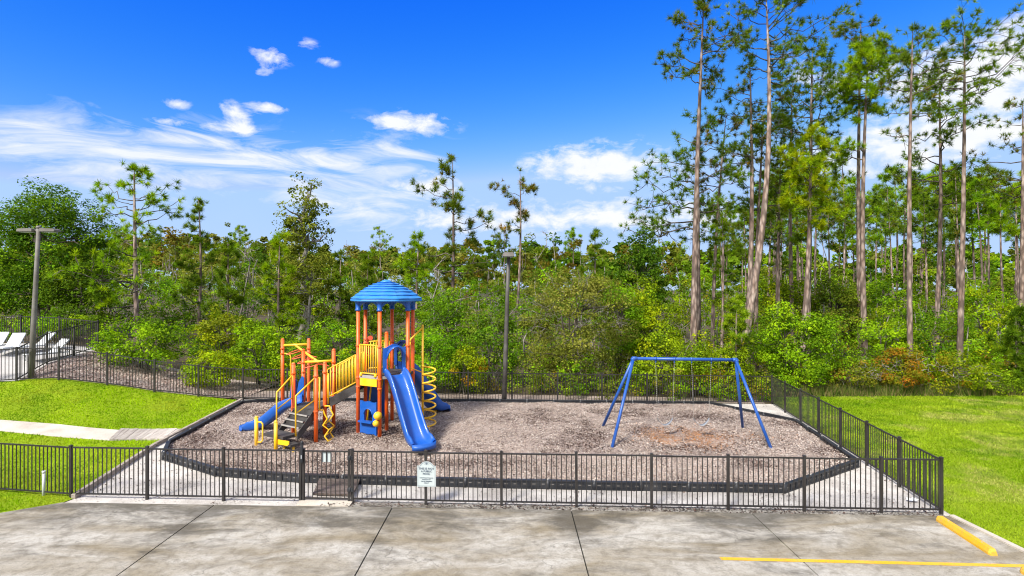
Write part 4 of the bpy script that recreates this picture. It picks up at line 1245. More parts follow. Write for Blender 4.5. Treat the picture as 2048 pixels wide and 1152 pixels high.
# ------------------------------------------------------------------ foliage tools
def unit(v):
    return v / np.maximum(np.linalg.norm(v, axis=-1, keepdims=True), 1e-9)
def runit(n, g):
    return unit(g.normal(size=(n, 3)))
class Fol:
    def __init__(self):
        self.q, self.qc, self.t, self.tc = [], [], [], []
    def leaves(self, P, N, size, col, g, asp=0.34):
        n = len(P)
        t = unit(np.cross(N, runit(n, g))); b = np.cross(N, t)
        s = np.asarray(size).reshape(-1, 1) * np.ones((n, 1))
        bend = N * s * 0.10
        quad = np.stack([P - t * s * .5, P + b * s * asp - bend, P + t * s * .5, P - b * s * asp - bend], 1)
        self.q.append(quad); self.qc.append(col)
    def tufts(self, P, D, length, n, col, g, width=0.035, spread=0.75):
        m = len(P)
        d = unit(np.repeat(unit(D), n, 0) * 0.75 + g.normal(size=(m * n, 3)) * spread)
        p = np.repeat(P, n, 0)
        L = np.repeat(np.asarray(length) * np.ones(m), n)[:, None] * g.uniform(.7, 1.1, (m * n, 1))
        s = unit(np.cross(d, runit(m * n, g))) * width * .5
        tri = np.stack([p - s, p + s, p + d * L], 1)
        self.t.append(tri); self.tc.append(np.repeat(col, n, 0) * g.uniform(.8, 1.2, (m * n, 1)))
    def mesh(self, name, mat):
        vs_, starts, cols = [], [], []
        nl = 0
        for arr, cc, k in ((self.q, self.qc, 4), (self.t, self.tc, 3)):
            for a, c in zip(arr, cc):
                n = len(a)
                vs_.append(a.reshape(-1, 3)); starts.append(nl + np.arange(n) * k); nl += n * k; cols.append(c)
        v = np.concatenate(vs_).astype(np.float32); st = np.concatenate(starts).astype(np.int32); c = np.concatenate(cols)
        me = bpy.data.meshes.new(name)
        me.vertices.add(len(v)); me.vertices.foreach_set('co', v.ravel())
        me.loops.add(nl); me.loops.foreach_set('vertex_index', np.arange(nl, dtype=np.int32))
        me.polygons.add(len(st)); me.polygons.foreach_set('loop_start', st)
        me.update(calc_edges=True)
        a = me.attributes.new('tint', 'FLOAT_COLOR', 'FACE')
        rgba = np.ones((len(c), 4), np.float32); rgba[:, :3] = np.clip(c, 0.002, 1)
        a.data.foreach_set('color', rgba.ravel())
        me.materials.append(MATS[mat])
        return me
C_ = lambda *a: np.array(a, float)
PAL = {
    'deep':   [(C_(.020, .050, .010), 3), (C_(.038, .082, .013), 2), (C_(.075, .125, .016), 1)],
    'mid':    [(C_(.042, .092, .012), 3), (C_(.085, .150, .016), 2), (C_(.024, .055, .011), 1)],
    'bright': [(C_(.095, .190, .012), 3), (C_(.160, .260, .016), 2), (C_(.040, .095, .012), 1.4)],
    'yellow': [(C_(.160, .230, .012), 3), (C_(.250, .290, .016), 1.6), (C_(.065, .115, .013), 2.4)],
    'lime':   [(C_(.115, .210, .018), 3), (C_(.200, .300, .030), 1.6), (C_(.042, .090, .014), 2.4)],
    'olive':  [(C_(.068, .092, .028), 3), (C_(.115, .135, .050), 2), (C_(.036, .054, .018), 2)],
    'grey':   [(C_(.090, .105, .055), 3), (C_(.150, .160, .100), 2), (C_(.050, .062, .030), 2)],
    'rust':   [(C_(.150, .075, .020), 2), (C_(.120, .100, .022), 2), (C_(.080, .105, .018), 3), (C_(.190, .065, .022), .6)],
    'tan':    [(C_(.170, .120, .040), 2), (C_(.110, .110, .035), 2), (C_(.060, .085, .020), 2)],
    'brown':  [(C_(.085, .070, .028), 3), (C_(.130, .090, .035), 2), (C_(.050, .055, .020), 2)],
    'pine':   [(C_(.050, .095, .012), 3), (C_(.085, .135, .014), 2), (C_(.030, .060, .010), 1.6)],
    'pinelt': [(C_(.090, .170, .010), 3), (C_(.140, .215, .012), 2), (C_(.045, .090, .010), 1.4)],
    'pinegold': [(C_(.170, .210, .010), 3), (C_(.120, .190, .010), 2), (C_(.060, .105, .010), 1.2)],
    'pineblk': [(C_(.040, .070, .014), 3), (C_(.062, .098, .018), 2), (C_(.090, .085, .030), .8)],
    'drypine': [(C_(.085, .070, .028), 2), (C_(.060, .080, .022), 3), (C_(.150, .095, .040), 1)],
}
for _k in PAL:
    PAL[_k] = [(c * C_(2.1, 2.0, .6) * (.78 if _k in ('lime', 'yellow') else 1), w) for c, w in PAL[_k]]
def pick(pal, n, g):
    p = PAL[pal] if isinstance(pal, str) else pal
    w = np.array([x[1] for x in p], float); w /= w.sum()
    c = np.stack([x[0] for x in p])
    return c[g.choice(len(p), n, p=w)]
def crown_points(center, rad, nc, per, cr, pal, g, up=0.45, fill=0.55, low=-0.75, accent=None):
    """clumps spread through an ellipsoid; returns leaf points, normals, colours"""
    d = runit(nc * 3, g); d = d[d[:, 2] > low][:nc]
    nc = len(d)
    rr = fill + (1 - fill) * g.uniform(0, 1, (nc, 1)) ** .6
    lump = 1 + 0.18 * np.sin(d[:, :1] * 5 + g.uniform(0, 6)) * np.cos(d[:, 1:2] * 4 + g.uniform(0, 6))
    cen = np.asarray(center) + d * rr * np.asarray(rad) * lump
    r = cr * g.uniform(.6, 1.35, nc)
    o = runit(nc * per, g) * (.35 + .65 * g.uniform(0, 1, (nc * per, 1)) ** .5)
    P = np.repeat(cen, per, 0) + o * np.repeat(r, per)[:, None] * C_(1.1, 1.1, .75)
    N = unit(o * .6 + np.repeat(d, per, 0) * .35 + C_(0, 0, up) + g.normal(size=o.shape) * .45)
    cc = pick(pal, nc, g)
    if accent is not None:
        k = g.uniform(size=nc) < accent[1]; cc[k] = pick(accent[0], k.sum(), g)
    col = np.repeat(cc, per, 0) * .65 + pick(pal, nc * per, g) * .35
    col = col * g.uniform(.75, 1.3, (nc * per, 1))
    return P, N, col, cen
def limb(m, a, b, r0, r1, g, n=5, sag=0.0, sides=5, wob=0.06):
    a, b = np.asarray(a, float), np.asarray(b, float)
    L = np.linalg.norm(b - a); pts = []
    for i in range(n + 1):
        t = i / n; p = a + (b - a) * t
        if 0 < i < n: p = p + g.normal(size=3) * L * wob * .5
        p = p + C_(0, 0, -sag * 4 * t * (1 - t))
        pts.append(tuple(p))
    m.tube(pts, [r0 + (r1 - r0) * i / n for i in range(n + 1)], sides, cap=False)
    return pts

def thing(name, loc, label, cat, group=None):
    o = empty(name, loc); tag(o, label, cat, group); return o

# ---- broadleaf trees and shrubs
def broadleaf(name, label, cat, px, top, wpx, Y, pal, seed, dens=1.0, leaf=0.125, trunk=0.0, low=-0.8, group=None, bark_='grey_bark', accent=None, twigs=0, depth=1.0, cl=None, fill=.55, tall=None, up=.45):
    g = np.random.default_rng(seed)
    X = xat(px, Y); zb = gf(X, Y); h = zat(top, Y) - zb; w = wpx * Y / FPX / 2
    root = thing(name, (X, Y, zb), label, cat, group)
    cb = h * trunk
    rad = (w * .9, w * .9 * depth, (h - cb) / 2 * .96); cen = (0, 0, cb + (h - cb) / 2)
    area = (rad[0] * rad[2]) * 4
    cr = cl or max(.22, min(.55, .2 * (rad[0] + rad[2]) / 2 + .12))
    nc = int(max(16, 2.3 * area / (cr * cr) * .55) * dens); per = int(42 * (cr / .3) ** 1.5 * (.125 / leaf) ** 1.2)
    f = Fol(); P, N, col, cc = crown_points(cen, rad, nc, per, cr, pal, g, low=low, accent=accent, fill=fill, up=up)
    k = P[:, 2] > .05
    f.leaves(P[k], N[k], leaf * g.uniform(.6, 1.35, k.sum()), col[k], g)
    link('crown', f.mesh('crown', 'leaf'), root)
    m = MB(); tr = max(.03, .022 * h)
    nst = 1 if trunk > .12 else 4
    forks = []
    for s in range(nst):
        b = (g.normal() * .15 * (nst > 1) * w, g.normal() * .15 * (nst > 1) * w, -.05)
        e = (g.normal() * .15 * w, g.normal() * .15 * w, h * (.85 if nst == 1 else .6))
        pts = limb(m, b, e, tr / math.sqrt(nst), tr * .25, g, 7, 0, 7, .04); forks += pts[2:]
    fk = np.array(forks)
    for c in cc[g.choice(len(cc), min(len(cc), 26), replace=False)]:
        j = np.argmin(np.linalg.norm(fk - c, axis=1) + (fk[:, 2] > c[2]) * 1.5)
        limb(m, fk[j], c, tr * .32, tr * .06, g, 4, -.03, 4, .08)
    m.build('trunk', bark_, root)
    if twigs:
        m = MB()
        for _ in range(twigs):
            d = runit(1, g)[0]; d[2] = abs(d[2]) * .6 - .1; d[1] = -abs(d[1]); d = d / np.linalg.norm(d)
            a = C_(*cen) + d * C_(*rad) * .75; b = C_(*cen) + d * C_(*rad) * g.uniform(1.0, 1.12) + g.normal(size=3) * .12
            pts = limb(m, a, b, .016, .006, g, 4, g.uniform(-.1, .15), 4, .14)
            for q in pts[1:-1]:
                limb(m, q, np.array(q) + g.normal(size=3) * .22, .009, .004, g, 2, 0, 3, .1)
        m.build('bare_twigs', 'pale_bark', root)['kind'] = 'stuff'
    return root

# ---- pines
def pine_parts(h, g, crown_base, crown_r, nbr, pal, r0, lean=(0, 0), shape='flat', tuft=.30, nn=15, extra=(), sub=4, gappy=.0):
    """local trunk and crown meshes of a pine of height h"""
    m = MB(); f = Fol()
    bend = g.normal(size=2) * .012 * h
    def ax(t):
        return C_(lean[0] * t + bend[0] * math.sin(math.pi * t), lean[1] * t + bend[1] * math.sin(math.pi * t), h * t)
    ts = np.linspace(0, 1, 13)
    r0 = r0 * .74
    def rad(t): return r0 * (1 - t) ** .7 * .95 + .016 + r0 * .22 * max(0, 1 - t * 16)
    m.tube([tuple(ax(t) - C_(0, 0, .1 * (t == 0))) for t in ts], [rad(t) for t in ts], 9, cap=False)
    P, D = [], []
    lim = MB()
    spec = []
    nbr = int(nbr * .82)
    for i in range(nbr):
        u = (i + g.uniform(0, 1)) / nbr
        t = crown_base + (1 - crown_base) * u ** .9 * .985
        if g.uniform() < gappy: continue
        if shape == 'cone': L = crown_r * (1 - u) ** .85 + .25
        elif shape == 'flat': L = crown_r * (.45 + .75 * math.sin(math.pi * min(1, u * .95 + .05)) ** .8) * (1 - .45 * u ** 3)
        else: L = crown_r * (.55 + .6 * math.sin(math.pi * u)) * (1 - .3 * u)
        spec.append((t, g.uniform(0, 2 * math.pi), L * g.uniform(.55, 1.15), g.uniform(-.05, .45) + .5 * u))
    spec += list(extra)
    for (t, a, L, rise) in spec:
        o = ax(t); d = C_(math.cos(a), math.sin(a), 0)
        e = o + d * L + C_(0, 0, L * rise * .6)
        rb = max(.014, min(rad(t) * .55, .03 * L ** .8))
        sag = g.uniform(-.03, .10) * L if shape != 'cone' else .10 * L
        pts = limb(lim, o, e, rb, .012, g, 5, sag, 5, .09)
        P.append(np.array(pts[-1])); D.append(unit(d + C_(0, 0, .5)))
        ns = max(2, int((sub + .5) * (L / max(crown_r, .1)) + g.uniform(0, 1.5)))
        for k in range(ns):
            q = np.array(pts[g.integers(2, 6)]); sd = unit(d * .7 + g.normal(size=3) * .65 + C_(0, 0, .25))
            e2 = q + sd * L * g.uniform(.18, .40)
            pp = limb(lim, q, e2, rb * .45, .008, g, 3, -.03, 4, .1)
            P.append(np.array(pp[-1])); D.append(unit(sd + C_(0, 0, .45)))
            for z in range(int(g.integers(1, 3))):
                sd2 = unit(sd + g.normal(size=3) * .7); e3 = np.array(pp[1 + z]) + sd2 * L * g.uniform(.1, .2)
                limb(lim, pp[1 + z], e3, rb * .25, .006, g, 2, 0, 3, .1)
                P.append(e3); D.append(unit(sd2 + C_(0, 0, .4)))
    P.append(ax(1.0)); D.append(C_(0, 0, 1))
    P = np.array(P); D = np.array(D)
    cc = pick(pal, len(P), g) * g.uniform(.8, 1.25, (len(P), 1))
    f.tufts(P, D, tuft, nn + 18, cc, g, width=.026 * (tuft / .3), spread=.62)
    for _ in range(1):
        o2 = g.normal(size=P.shape) * tuft * .5
        k_ = g.uniform(size=len(P)) < .35
        f.tufts((P + o2)[k_], D[k_], tuft * .9, nn + 8, (cc * g.uniform(.85, 1.15, (len(P), 1)))[k_], g, width=.026 * (tuft / .3), spread=.7)
    return m, lim, f
def pine(label, px, top, Y, base_px=None, crown_base=.62, crown_r=2.2, nbr=26, pal='pine', wpx=18, shape='flat', seed=1, tuft=.34, nn=15, extra=(), sub=4, group='tall pines', name='pine_tree', gappy=0.0, cat='pine tree'):
    g = np.random.default_rng(seed)
    bp = base_px if base_px is not None else px
    X = xat(bp, Y); zb = gf(X, Y); h = zat(top, Y) - zb
    root = thing(name, (X, Y, zb), label, cat, group)
    m, lim, f = pine_parts(h, g, crown_base, crown_r, nbr, pal, wpx * Y / FPX / 2, (xat(px, Y) - X, 0), shape, tuft, nn, extra, sub, gappy)
    m.build('trunk', 'pine_bark', root)
    lim.build('branches', 'grey_bark', root)['kind'] = 'stuff'
    link('needles', f.mesh('needles', 'needle'), root)
    return root
EX = lambda t, deg, L, rise=.2: (t, R(deg), L, rise)
W_ = 180      # degrees: towards the left of the picture
# the tall stand at right, near trees
pine('tallest left pine of the stand, small sparse crown at the very top', 1408, -2, 31.5, 1386, .77, 2.1, 30, 'pineblk', 20, seed=11)
pine('pine with long branch reaching out left over the woods', 1398, 225, 32.8, 1399, .52, 2.0, 30, 'pine', 15, seed=12, extra=(EX(.60, 178, 4.1, -.1), EX(.64, 170, 3.4, .1), EX(.72, 185, 3.0, .15), EX(.66, 200, 2.6, .05), EX(.56, 182, 3.4, -.12), EX(.8, 175, 2.6, .2)))
pine('big leaning pine whose crown touches the top of the picture', 1532, -22, 32.0, 1473, .75, 2.5, 40, 'pine', 21, seed=13)
pine('slimmer pine close against the big leaning pine', 1500, 130, 33.5, 1490, .68, 2.3, 30, 'pineblk', 17, seed=14)
pine('thin crooked pine between the two left tall trunks', 1452, 235, 35, 1424, .68, 1.5, 18, 'drypine', 11, seed=15, gappy=.2)
pine('thin pine right of the big leaning pine, olive crown', 1527, 250, 36, 1512, .7, 1.7, 20, 'pineblk', 13, seed=16)
pine('young golden-green pine with dense rounded crown among bare trunks', 1622, 268, 33.0, 1600, .60, 1.75, 44, 'pinegold', 17, 'round', seed=17, tuft=.36, nn=20, sub=6)
pine('tall dark pine behind the golden-green pine', 1625, 100, 37.0, 1612, .64, 2.6, 34, 'pine', 18, seed=18, sub=5)
pine('pine in the trunk cluster with high thin crown', 1585, 165, 39.0, 1588, .7, 2.2, 22, 'pineblk', 13, seed=19)
pine('pine with bright green bunched crown', 1738, 88, 33.5, 1731, .78, 1.75, 40, 'pinelt', 16, 'round', seed=20, tuft=.38, nn=20, sub=6, extra=(EX(.66, 175, 1.7, .1), EX(.68, 200, 1.6, .15)))
pine('dark open-topped pine behind the bright bunched crown', 1722, 45, 36.5, 1722, .8, 2.2, 26, 'pineblk', 15, seed=21, gappy=.1)
pine('pale straight pine trunk with few short branches near its top', 1826, 62, 31.0, 1821, .7, 1.7, 20, 'pineblk', 15, seed=22, gappy=.25, sub=3)
pine('wide flat-crowned pine near the right edge', 1930, 55, 31.5, 1917, .765, 3.0, 36, 'pine', 16, seed=23, sub=5)
pine('dark green pine between the pale trunk and the wide flat crown', 1878, 138, 38.0, 1868, .52, 2.4, 34, 'pine', 14, seed=24, sub=5)
pine('pine with leafy crown cut off by the right edge', 2046, 205, 36.0, 2040, .62, 2.3, 28, 'pineblk', 15, seed=25)
pine('short dark pine with full crown between leaning pine and golden pine', 1562, 300, 38, 1556, .45, 1.9, 30, 'pine', 13, seed=26, sub=5)
pine('small pine with low crown left of the golden-green pine', 1445, 440, 34.5, 1440, .35, 1.1, 20, 'pine', 9, seed=27)
# left and centre
pine('open-branched young pine with bright tufts at left', 268, 333, 31.0, 274, .16, 2.9, 36, 'pinelt', 13, 'cone', seed=31, tuft=.36, nn=22, sub=2, group='young pines', extra=(EX(.80, 10, 1.6, .9), EX(.80, 170, 1.7, .9), EX(.72, 20, 2.1, .7), EX(.74, 160, 2.1, .7)))
pine('narrow pointed young pine right of the open-branched pine', 397, 400, 36, 397, .22, 1.15, 30, 'pine', 8, 'cone', seed=32, tuft=.34, nn=18, group='young pines')
pine('small pointed pine above the left shrubs', 456, 482, 31, 456, .15, 1.0, 34, 'pine', 7, 'cone', seed=33, tuft=.32, group='young pines')
pine('bright young pine between pointed pine and broadleaf tree', 560, 470, 34, 557, .2, 1.1, 30, 'pinelt', 8, 'cone', seed=34, tuft=.36, group='young pines')
pine('small dark pine left of the tower roof, higher one', 682, 505, 37, 682, .25, 1.0, 28, 'pine', 7, 'cone', seed=35, tuft=.34, group='young pines')
pine('small upright pine just left of the tower roof', 737, 508, 34, 737, .25, .8, 26, 'pine', 7, 'cone', seed=36, tuft=.34, group='young pines')
pine('tall pine with open tiered crown behind the tower roof', 905, 318, 38, 900, .38, 1.9, 24, 'pineblk', 11, seed=37, tuft=.40, nn=18, group='lone pines', extra=(EX(.52, 180, 2.6, .2), EX(.48, 0, 2.2, .1), EX(.45, 175, 2.9, .1), EX(.44, 8, 2.4, .1)))
pine('half-bare brownish pine left of the centre lamp post', 1040, 342, 45, 1027, .62, 1.7, 17, 'drypine', 9, seed=38, tuft=.42, group='lone pines', gappy=.1)
pine('dark pine sapling rising from the middle woods', 1190, 462, 44, 1190, .3, 1.2, 26, 'pine', 8, 'cone', seed=39, tuft=.4, group='young pines')
pine('bright pine seedling above the rear fence right of the swings', 1474, 596, 28.9, 1474, .12, .75, 34, 'lime', 7, 'cone', seed=40, tuft=.30, nn=18, group='young pines')
pine('pine with yellowish needles left of the tiered pine', 838, 470, 36, 835, .35, 1.4, 26, 'pinelt', 8, 'cone', seed=41, tuft=.38, group='young pines')
pine('dark bushy pine at the right edge of the lawn', 2030, 622, 30.5, 2032, .05, 1.5, 46, 'pine', 9, 'cone', seed=42, tuft=.34, nn=18, group='young pines')

# background stand at right: copies of five pines
protos = []
for s in range(6):
    g = np.random.default_rng(200 + s)
    m, lim, f = pine_parts(16, g, (.62, .68, .58, .64, .70, .6)[s], (2.0, 1.8, 2.2, 1.9, 1.6, 2.1)[s], 20, ('pine', 'pinelt', 'pinelt', 'pineblk', 'pinelt', 'pine')[s], .17, (.3 * (s - 2.5), 0), 'round' if s % 2 else 'flat', .50, 12, (), 4)
    protos.append((m.mesh('trunk', 'pine_bark'), lim.mesh('branches', 'grey_bark'), f.mesh('needles', 'needle')))
g = np.random.default_rng(77)
spots = []
for px in np.linspace(1440, 2110, 50):
    Y = g.uniform(44, 92); spots.append((px + g.uniform(-14, 14), Y, g.uniform(305, 385) + (45 if px < 1560 else 0) + (30 if Y > 75 else 0)))
for px in (1150, 1010, 760, 480, 330): spots.append((px, g.uniform(85, 100), 452 + g.uniform(-6, 8)))
NAMED = [(1386, 'tallest left pine'), (1473, 'big leaning pine'), (1600, 'golden-green pine'), (1731, 'bunched-crown pine'), (1821, 'pale straight pine'), (1917, 'wide flat-crowned pine'), (2300, 'right edge')]
spots.sort(); ORD = ('first', 'second', 'third', 'fourth', 'fifth', 'sixth', 'seventh', 'eighth', 'ninth', 'tenth', 'eleventh', 'twelfth', 'thirteenth', 'fourteenth', 'fifteenth', 'sixteenth', 'seventeenth', 'eighteenth', 'nineteenth')
count = {}
for i, (px, Y, top) in enumerate(spots):
    X = xat(px, Y); h = zat(top, Y) - gf(X, Y); k = i % 6
    root = empty('pine_tree', (X, Y, gf(X, Y)))
    root.scale = (h / 16 * g.uniform(.85, 1.1),) * 2 + (h / 16,); root.rotation_euler = (0, 0, g.uniform(0, 6.28))
    if px > 1400:
        q = max(j for j in range(6) if NAMED[j][0] <= px); count[q] = count.get(q, -1) + 1
        tag(root, ORD[count[q]] + ' slender background pine from left, between ' + NAMED[q][1] + ' and ' + NAMED[q + 1][1], 'pine tree', 'background pines of the right stand')
    else: tag(root, {330: 'far pine tip on the skyline between open-branched pine and pointed pine', 480: 'far pine tip on the skyline right of the pointed pine', 760: 'far pine tip on the skyline above the tower roof', 1010: 'far pine tip beside the brownish pine on the skyline', 1150: 'far pine tip on the skyline above the twiggy oak'}[px], 'pine tree', 'far pines on the skyline')
    link('trunk', protos[k][0], root); link('branches', protos[k][1], root)['kind'] = 'stuff'; link('needles', protos[k][2], root)

# ---- individual broadleaf trees and shrubs
B = broadleaf
B('vine_covered_tree', 'huge vine-covered tree filling the left edge', 'tree', 92, 366, 262, 33.0, 'deep', 50, 1.7, .13, .0, accent=('bright', .34), depth=.7)
B('vine_covered_tree', 'dark leafy tree mass below and right of the vine-covered tree', 'tree', 165, 500, 150, 31.5, 'deep', 51, 1.0, .13, .0, accent=('mid', .3), depth=.7)
B('broadleaf_tree', 'tall narrow broadleaf tree standing alone above the woods', 'tree', 608, 342, 112, 37, 'olive', 52, .62, .17, .34, low=-.95, bark_='pale_bark', cl=.42, fill=.25)
B('broadleaf_tree', 'leafy lower crown with pale trunks under the lone broadleaf tree', 'tree', 612, 500, 120, 35.5, 'olive', 53, .8, .14, .30, bark_='pale_bark')
B('broadleaf_tree', 'dark evergreen tree right of centre on the skyline', 'tree', 1283, 450, 112, 50, 'deep', 54, 1.0, .2, .05)
B('oak_tree', 'grey-green twiggy oak behind the fence left of the swing set', 'tree', 1152, 528, 235, 28.9, 'grey', 55, 1.0, .105, .03, twigs=46, accent=('olive', .55), depth=.75)
B('shrub', 'lime shrub crown peeking above the twiggy oak', 'shrub', 1235, 555, 110, 32.5, 'lime', 56, .9, .13)
B('shrub', 'glossy rounded shrub on the pine straw bank', 'shrub', 288, 634, 172, 26.0, 'lime', 57, 1.5, .11, accent=('bright', .4), depth=.8)
B('shrub', 'low yellow-green shrub pressed against the rear fence at left', 'shrub', 425, 704, 120, 25.2, 'yellow', 58, 1.4, .10, accent=('bright', .4), depth=.7)
B('shrub', 'dark leafy shrub with bright top behind the overhead ladder', 'shrub', 515, 640, 108, 27.0, 'bright', 59, 1.0, .12, accent=('mid', .4))
B('shrub', 'pale yellow-green shrub between the two leafy left shrubs', 'shrub', 440, 612, 84, 28.5, 'yellow', 60, .9, .12, accent=('olive', .35))
B('shrub', 'yellow-green shrub behind the ramp rail', 'shrub', 600, 668, 110, 26.8, 'lime', 61, .95, .11, accent=('yellow', .4))
B('shrub', 'feathery green shrub left of the tower', 'shrub', 672, 640, 120, 28.3, 'bright', 62, .85, .11, accent=('yellow', .3))
B('shrub', 'bright shrub just right of the tower', 'shrub', 866, 652, 120, 27.0, 'bright', 63, 1.0, .11, accent=('mid', .3))
B('shrub', 'low shrub touched with orange left of the centre lamp post', 'shrub', 930, 690, 100, 26.6, 'yellow', 64, .9, .10, accent=('rust', .3))
B('shrub', 'mid-green shrub behind the centre lamp post', 'shrub', 985, 612, 130, 29.5, 'mid', 65, .9, .12, accent=('olive', .4))
B('shrub', 'tall green shrub behind the spiral climber', 'shrub', 890, 575, 140, 31.5, 'mid', 66, .9, .13, accent=('bright', .3))
B('shrub', 'yellow-leaved shrub between the oak and the tall pines', 'shrub', 1300, 556, 140, 33.5, 'yellow', 67, .95, .13, accent=('lime', .3))
B('shrub', 'sprawling bright vine shrub behind the swings', 'shrub', 1340, 668, 190, 28.2, 'lime', 68, 1.0, .11, accent=('yellow', .35), depth=.6)
B('shrub', 'golden shrub between the swings and the vine mound', 'shrub', 1440, 680, 120, 28.7, 'yellow', 69, .9, .11, accent=('rust', .15))
B('vine_mound', 'large round mound of dark green vines at the lawn edge', 'shrub', 1592, 608, 190, 29.9, 'bright', 70, 1.5, .12, accent=('deep', .45), depth=.8)
B('shrub', 'dry tan shrub right of the vine mound', 'shrub', 1705, 715, 100, 29.6, 'tan', 71, .85, .10, twigs=14)
B('shrub', 'rust-orange shrub at the foot of the pale straight pine', 'shrub', 1805, 697, 120, 29.4, 'rust', 72, .9, .10, twigs=10)
B('shrub', 'mixed green and orange shrub near the right lawn edge', 'shrub', 1900, 705, 150, 29.4, 'yellow', 73, .9, .10, accent=('rust', .35), twigs=12)
B('shrub', 'yellow-green shrub low at the right lawn edge', 'shrub', 1975, 735, 110, 29.3, 'lime', 74, .9, .10)
B('shrub', 'tall yellow-green shrub behind the rust-orange shrub', 'shrub', 1765, 620, 130, 32.5, 'bright', 75, .9, .12, accent=('yellow', .3))
B('shrub', 'leafy shrub between the pale straight pine and the wide pine', 'shrub', 1880, 610, 150, 33.5, 'lime', 76, .9, .12, accent=('mid', .4))
B('shrub', 'tall shrub right of the wide flat-crowned pine trunk', 'shrub', 1965, 560, 140, 35.0, 'yellow', 77, .9, .13, accent=('bright', .4))
B('shrub', 'bright yellow shrub behind the trunk cluster', 'shrub', 1560, 545, 150, 40, 'yellow', 78, .9, .15, accent=('lime', .4))
B('shrub', 'olive shrub between trunk cluster and bunched-crown pine', 'shrub', 1672, 535, 120, 38, 'olive', 79, .9, .14, accent=('mid', .4))
B('shrub', 'lime shrub behind the bunched-crown pine trunk', 'shrub', 1775, 545, 120, 41, 'lime', 80, .9, .15, accent=('yellow', .4))
B('shrub', 'clipped-looking green hedge shrub behind the pool fence', 'shrub', 60, 635, 180, 28.6, 'bright', 81, 1.0, .11, accent=('mid', .5), depth=.5)
B('shrub', 'green shrub at the pool fence corner', 'shrub', 175, 630, 120, 28.4, 'mid', 82, 1.0, .11, accent=('bright', .4), depth=.6)

# dead pale trees in the middle woods
def dead_tree(px, top, Y, seed, label):
    g = np.random.default_rng(seed); X = xat(px, Y); zb = gf(X, Y); h = zat(top, Y) - zb
    root = thing('bare_tree', (X, Y, zb), label, 'tree', 'bare pale trees')
    m = MB(); pts = limb(m, (0, 0, -.05), (g.normal() * .3, 0, h), .085, .02, g, 8, 0, 6, .06); m.build('trunk', 'pale_bark', root)
    m = MB()
    for k in range(14):
        q = pts[g.integers(3, 9)]; e = np.array(q) + unit(g.normal(size=3) + C_(0, 0, .7)) * g.uniform(.5, 1.3)
        pp = limb(m, q, e, .03, .008, g, 4, -.1, 4, .12)
        for j in (2, 3): limb(m, pp[j], np.array(pp[j]) + unit(g.normal(size=3) + C_(0, 0, .5)) * .5, .012, .005, g, 2, 0, 3, .1)
    m.build('branches', 'pale_bark', root)['kind'] = 'stuff'
dead_tree(488, 485, 40, 301, 'bare pale-twigged tree between two young pines at left')
dead_tree(868, 540, 33, 302, 'bare pale trunk right of the tower roof')
dead_tree(1098, 470, 52, 303, 'bare pale tree on the skyline above the oak')
dead_tree(1655, 455, 46, 304, 'leaning bare pale stem among the right pine trunks')

# ---- the mass of the woods (uncountable)
def mass(name, label, cat, n, y0, y1, topf, wr, per_area, leaf, seed, xr, pals, mat='leaf', stems=0.0, cr=.45, low=-.5):
    g = np.random.default_rng(seed); f = Fol(); m = MB()
    for i in range(n):
        u = (i + g.uniform()) / n
        Y = y0 + (y1 - y0) * g.uniform()
        px = xr[0] + (xr[1] - xr[0]) * ((i * .61803) % 1.0)
        X = xat(px, Y); zb = gf(X, Y); top = topf(px, Y, g); h = zat(top, Y) - zb
        if h < .8: continue
        w = g.uniform(*wr)
        if -11.5 < X < 13 and Y - w * .8 < 25.3 + .1 * X + .15: Y = 25.55 + .1 * X + w * .8
        if X < -11.5 and Y < 28.6: Y = 28.6 + w * .3
        if X > 12.6 and Y - w * .8 < 29.0: Y = 29.2 + w * .8
        pal = pals(px, Y, g)
        rad = (w, w * .8, h * .5); area = w * h
        nc = int(max(8, per_area * area / (cr * cr) * .16)); per = int(34 * (cr / .45) ** 2 * (.2 / leaf) ** 1.0)
        P, N, col, cc = crown_points((X, Y, zb + h * .5), rad, nc, per, cr * g.uniform(.8, 1.2), pal, g, low=low, fill=.5)
        f.leaves(P, N, leaf * g.uniform(.6, 1.3, len(P)), col, g)
        if g.uniform() < stems:
            limb(m, (X, Y, zb), (X + g.normal() * .4, Y, zb + h * .95), .07, .03, g, 5, 0, 5, .05)
            for k in range(4):
                limb(m, (X, Y, zb + h * g.uniform(.4, .8)), cc[g.integers(len(cc))], .035, .012, g, 3, 0, 4, .08)
    o = link(name, f.mesh(name, mat)); tag(o, label, cat, kind='stuff')
    if stems:
        s = m.build('stems', 'pale_bark', o); s['kind'] = 'stuff'
    return o
SIL = lambda px: float(np.interp(px, [-500, 0, 200, 320, 450, 560, 700, 760, 850, 1000, 1100, 1250, 1350, 1450, 1600, 2048, 2600], [440, 440, 446, 455, 450, 462, 480, 474, 468, 464, 466, 462, 468, 470, 472, 470, 470]))
def pl(*names):
    return lambda px, Y, g: names[g.integers(len(names))]
def pal_under(px, Y, g):
    if px > 1250: return ('lime', 'yellow', 'bright', 'mid', 'olive', 'yellow', 'tan')[g.integers(7)]
    if px > 760: return ('mid', 'olive', 'bright', 'lime', 'grey')[g.integers(5)]
    return ('mid', 'bright', 'lime', 'olive', 'deep', 'yellow')[g.integers(6)]
mass('undergrowth', 'tangled low bushes along the foot of the woods', 'bushes', 230, 27.0, 31.5, lambda px, Y, g: g.uniform(690, 755) - (15 if px < 560 else 0), (.8, 1.5), 1.5, .115, 401, (-260, 2330), pal_under, cr=.33, low=-.97)
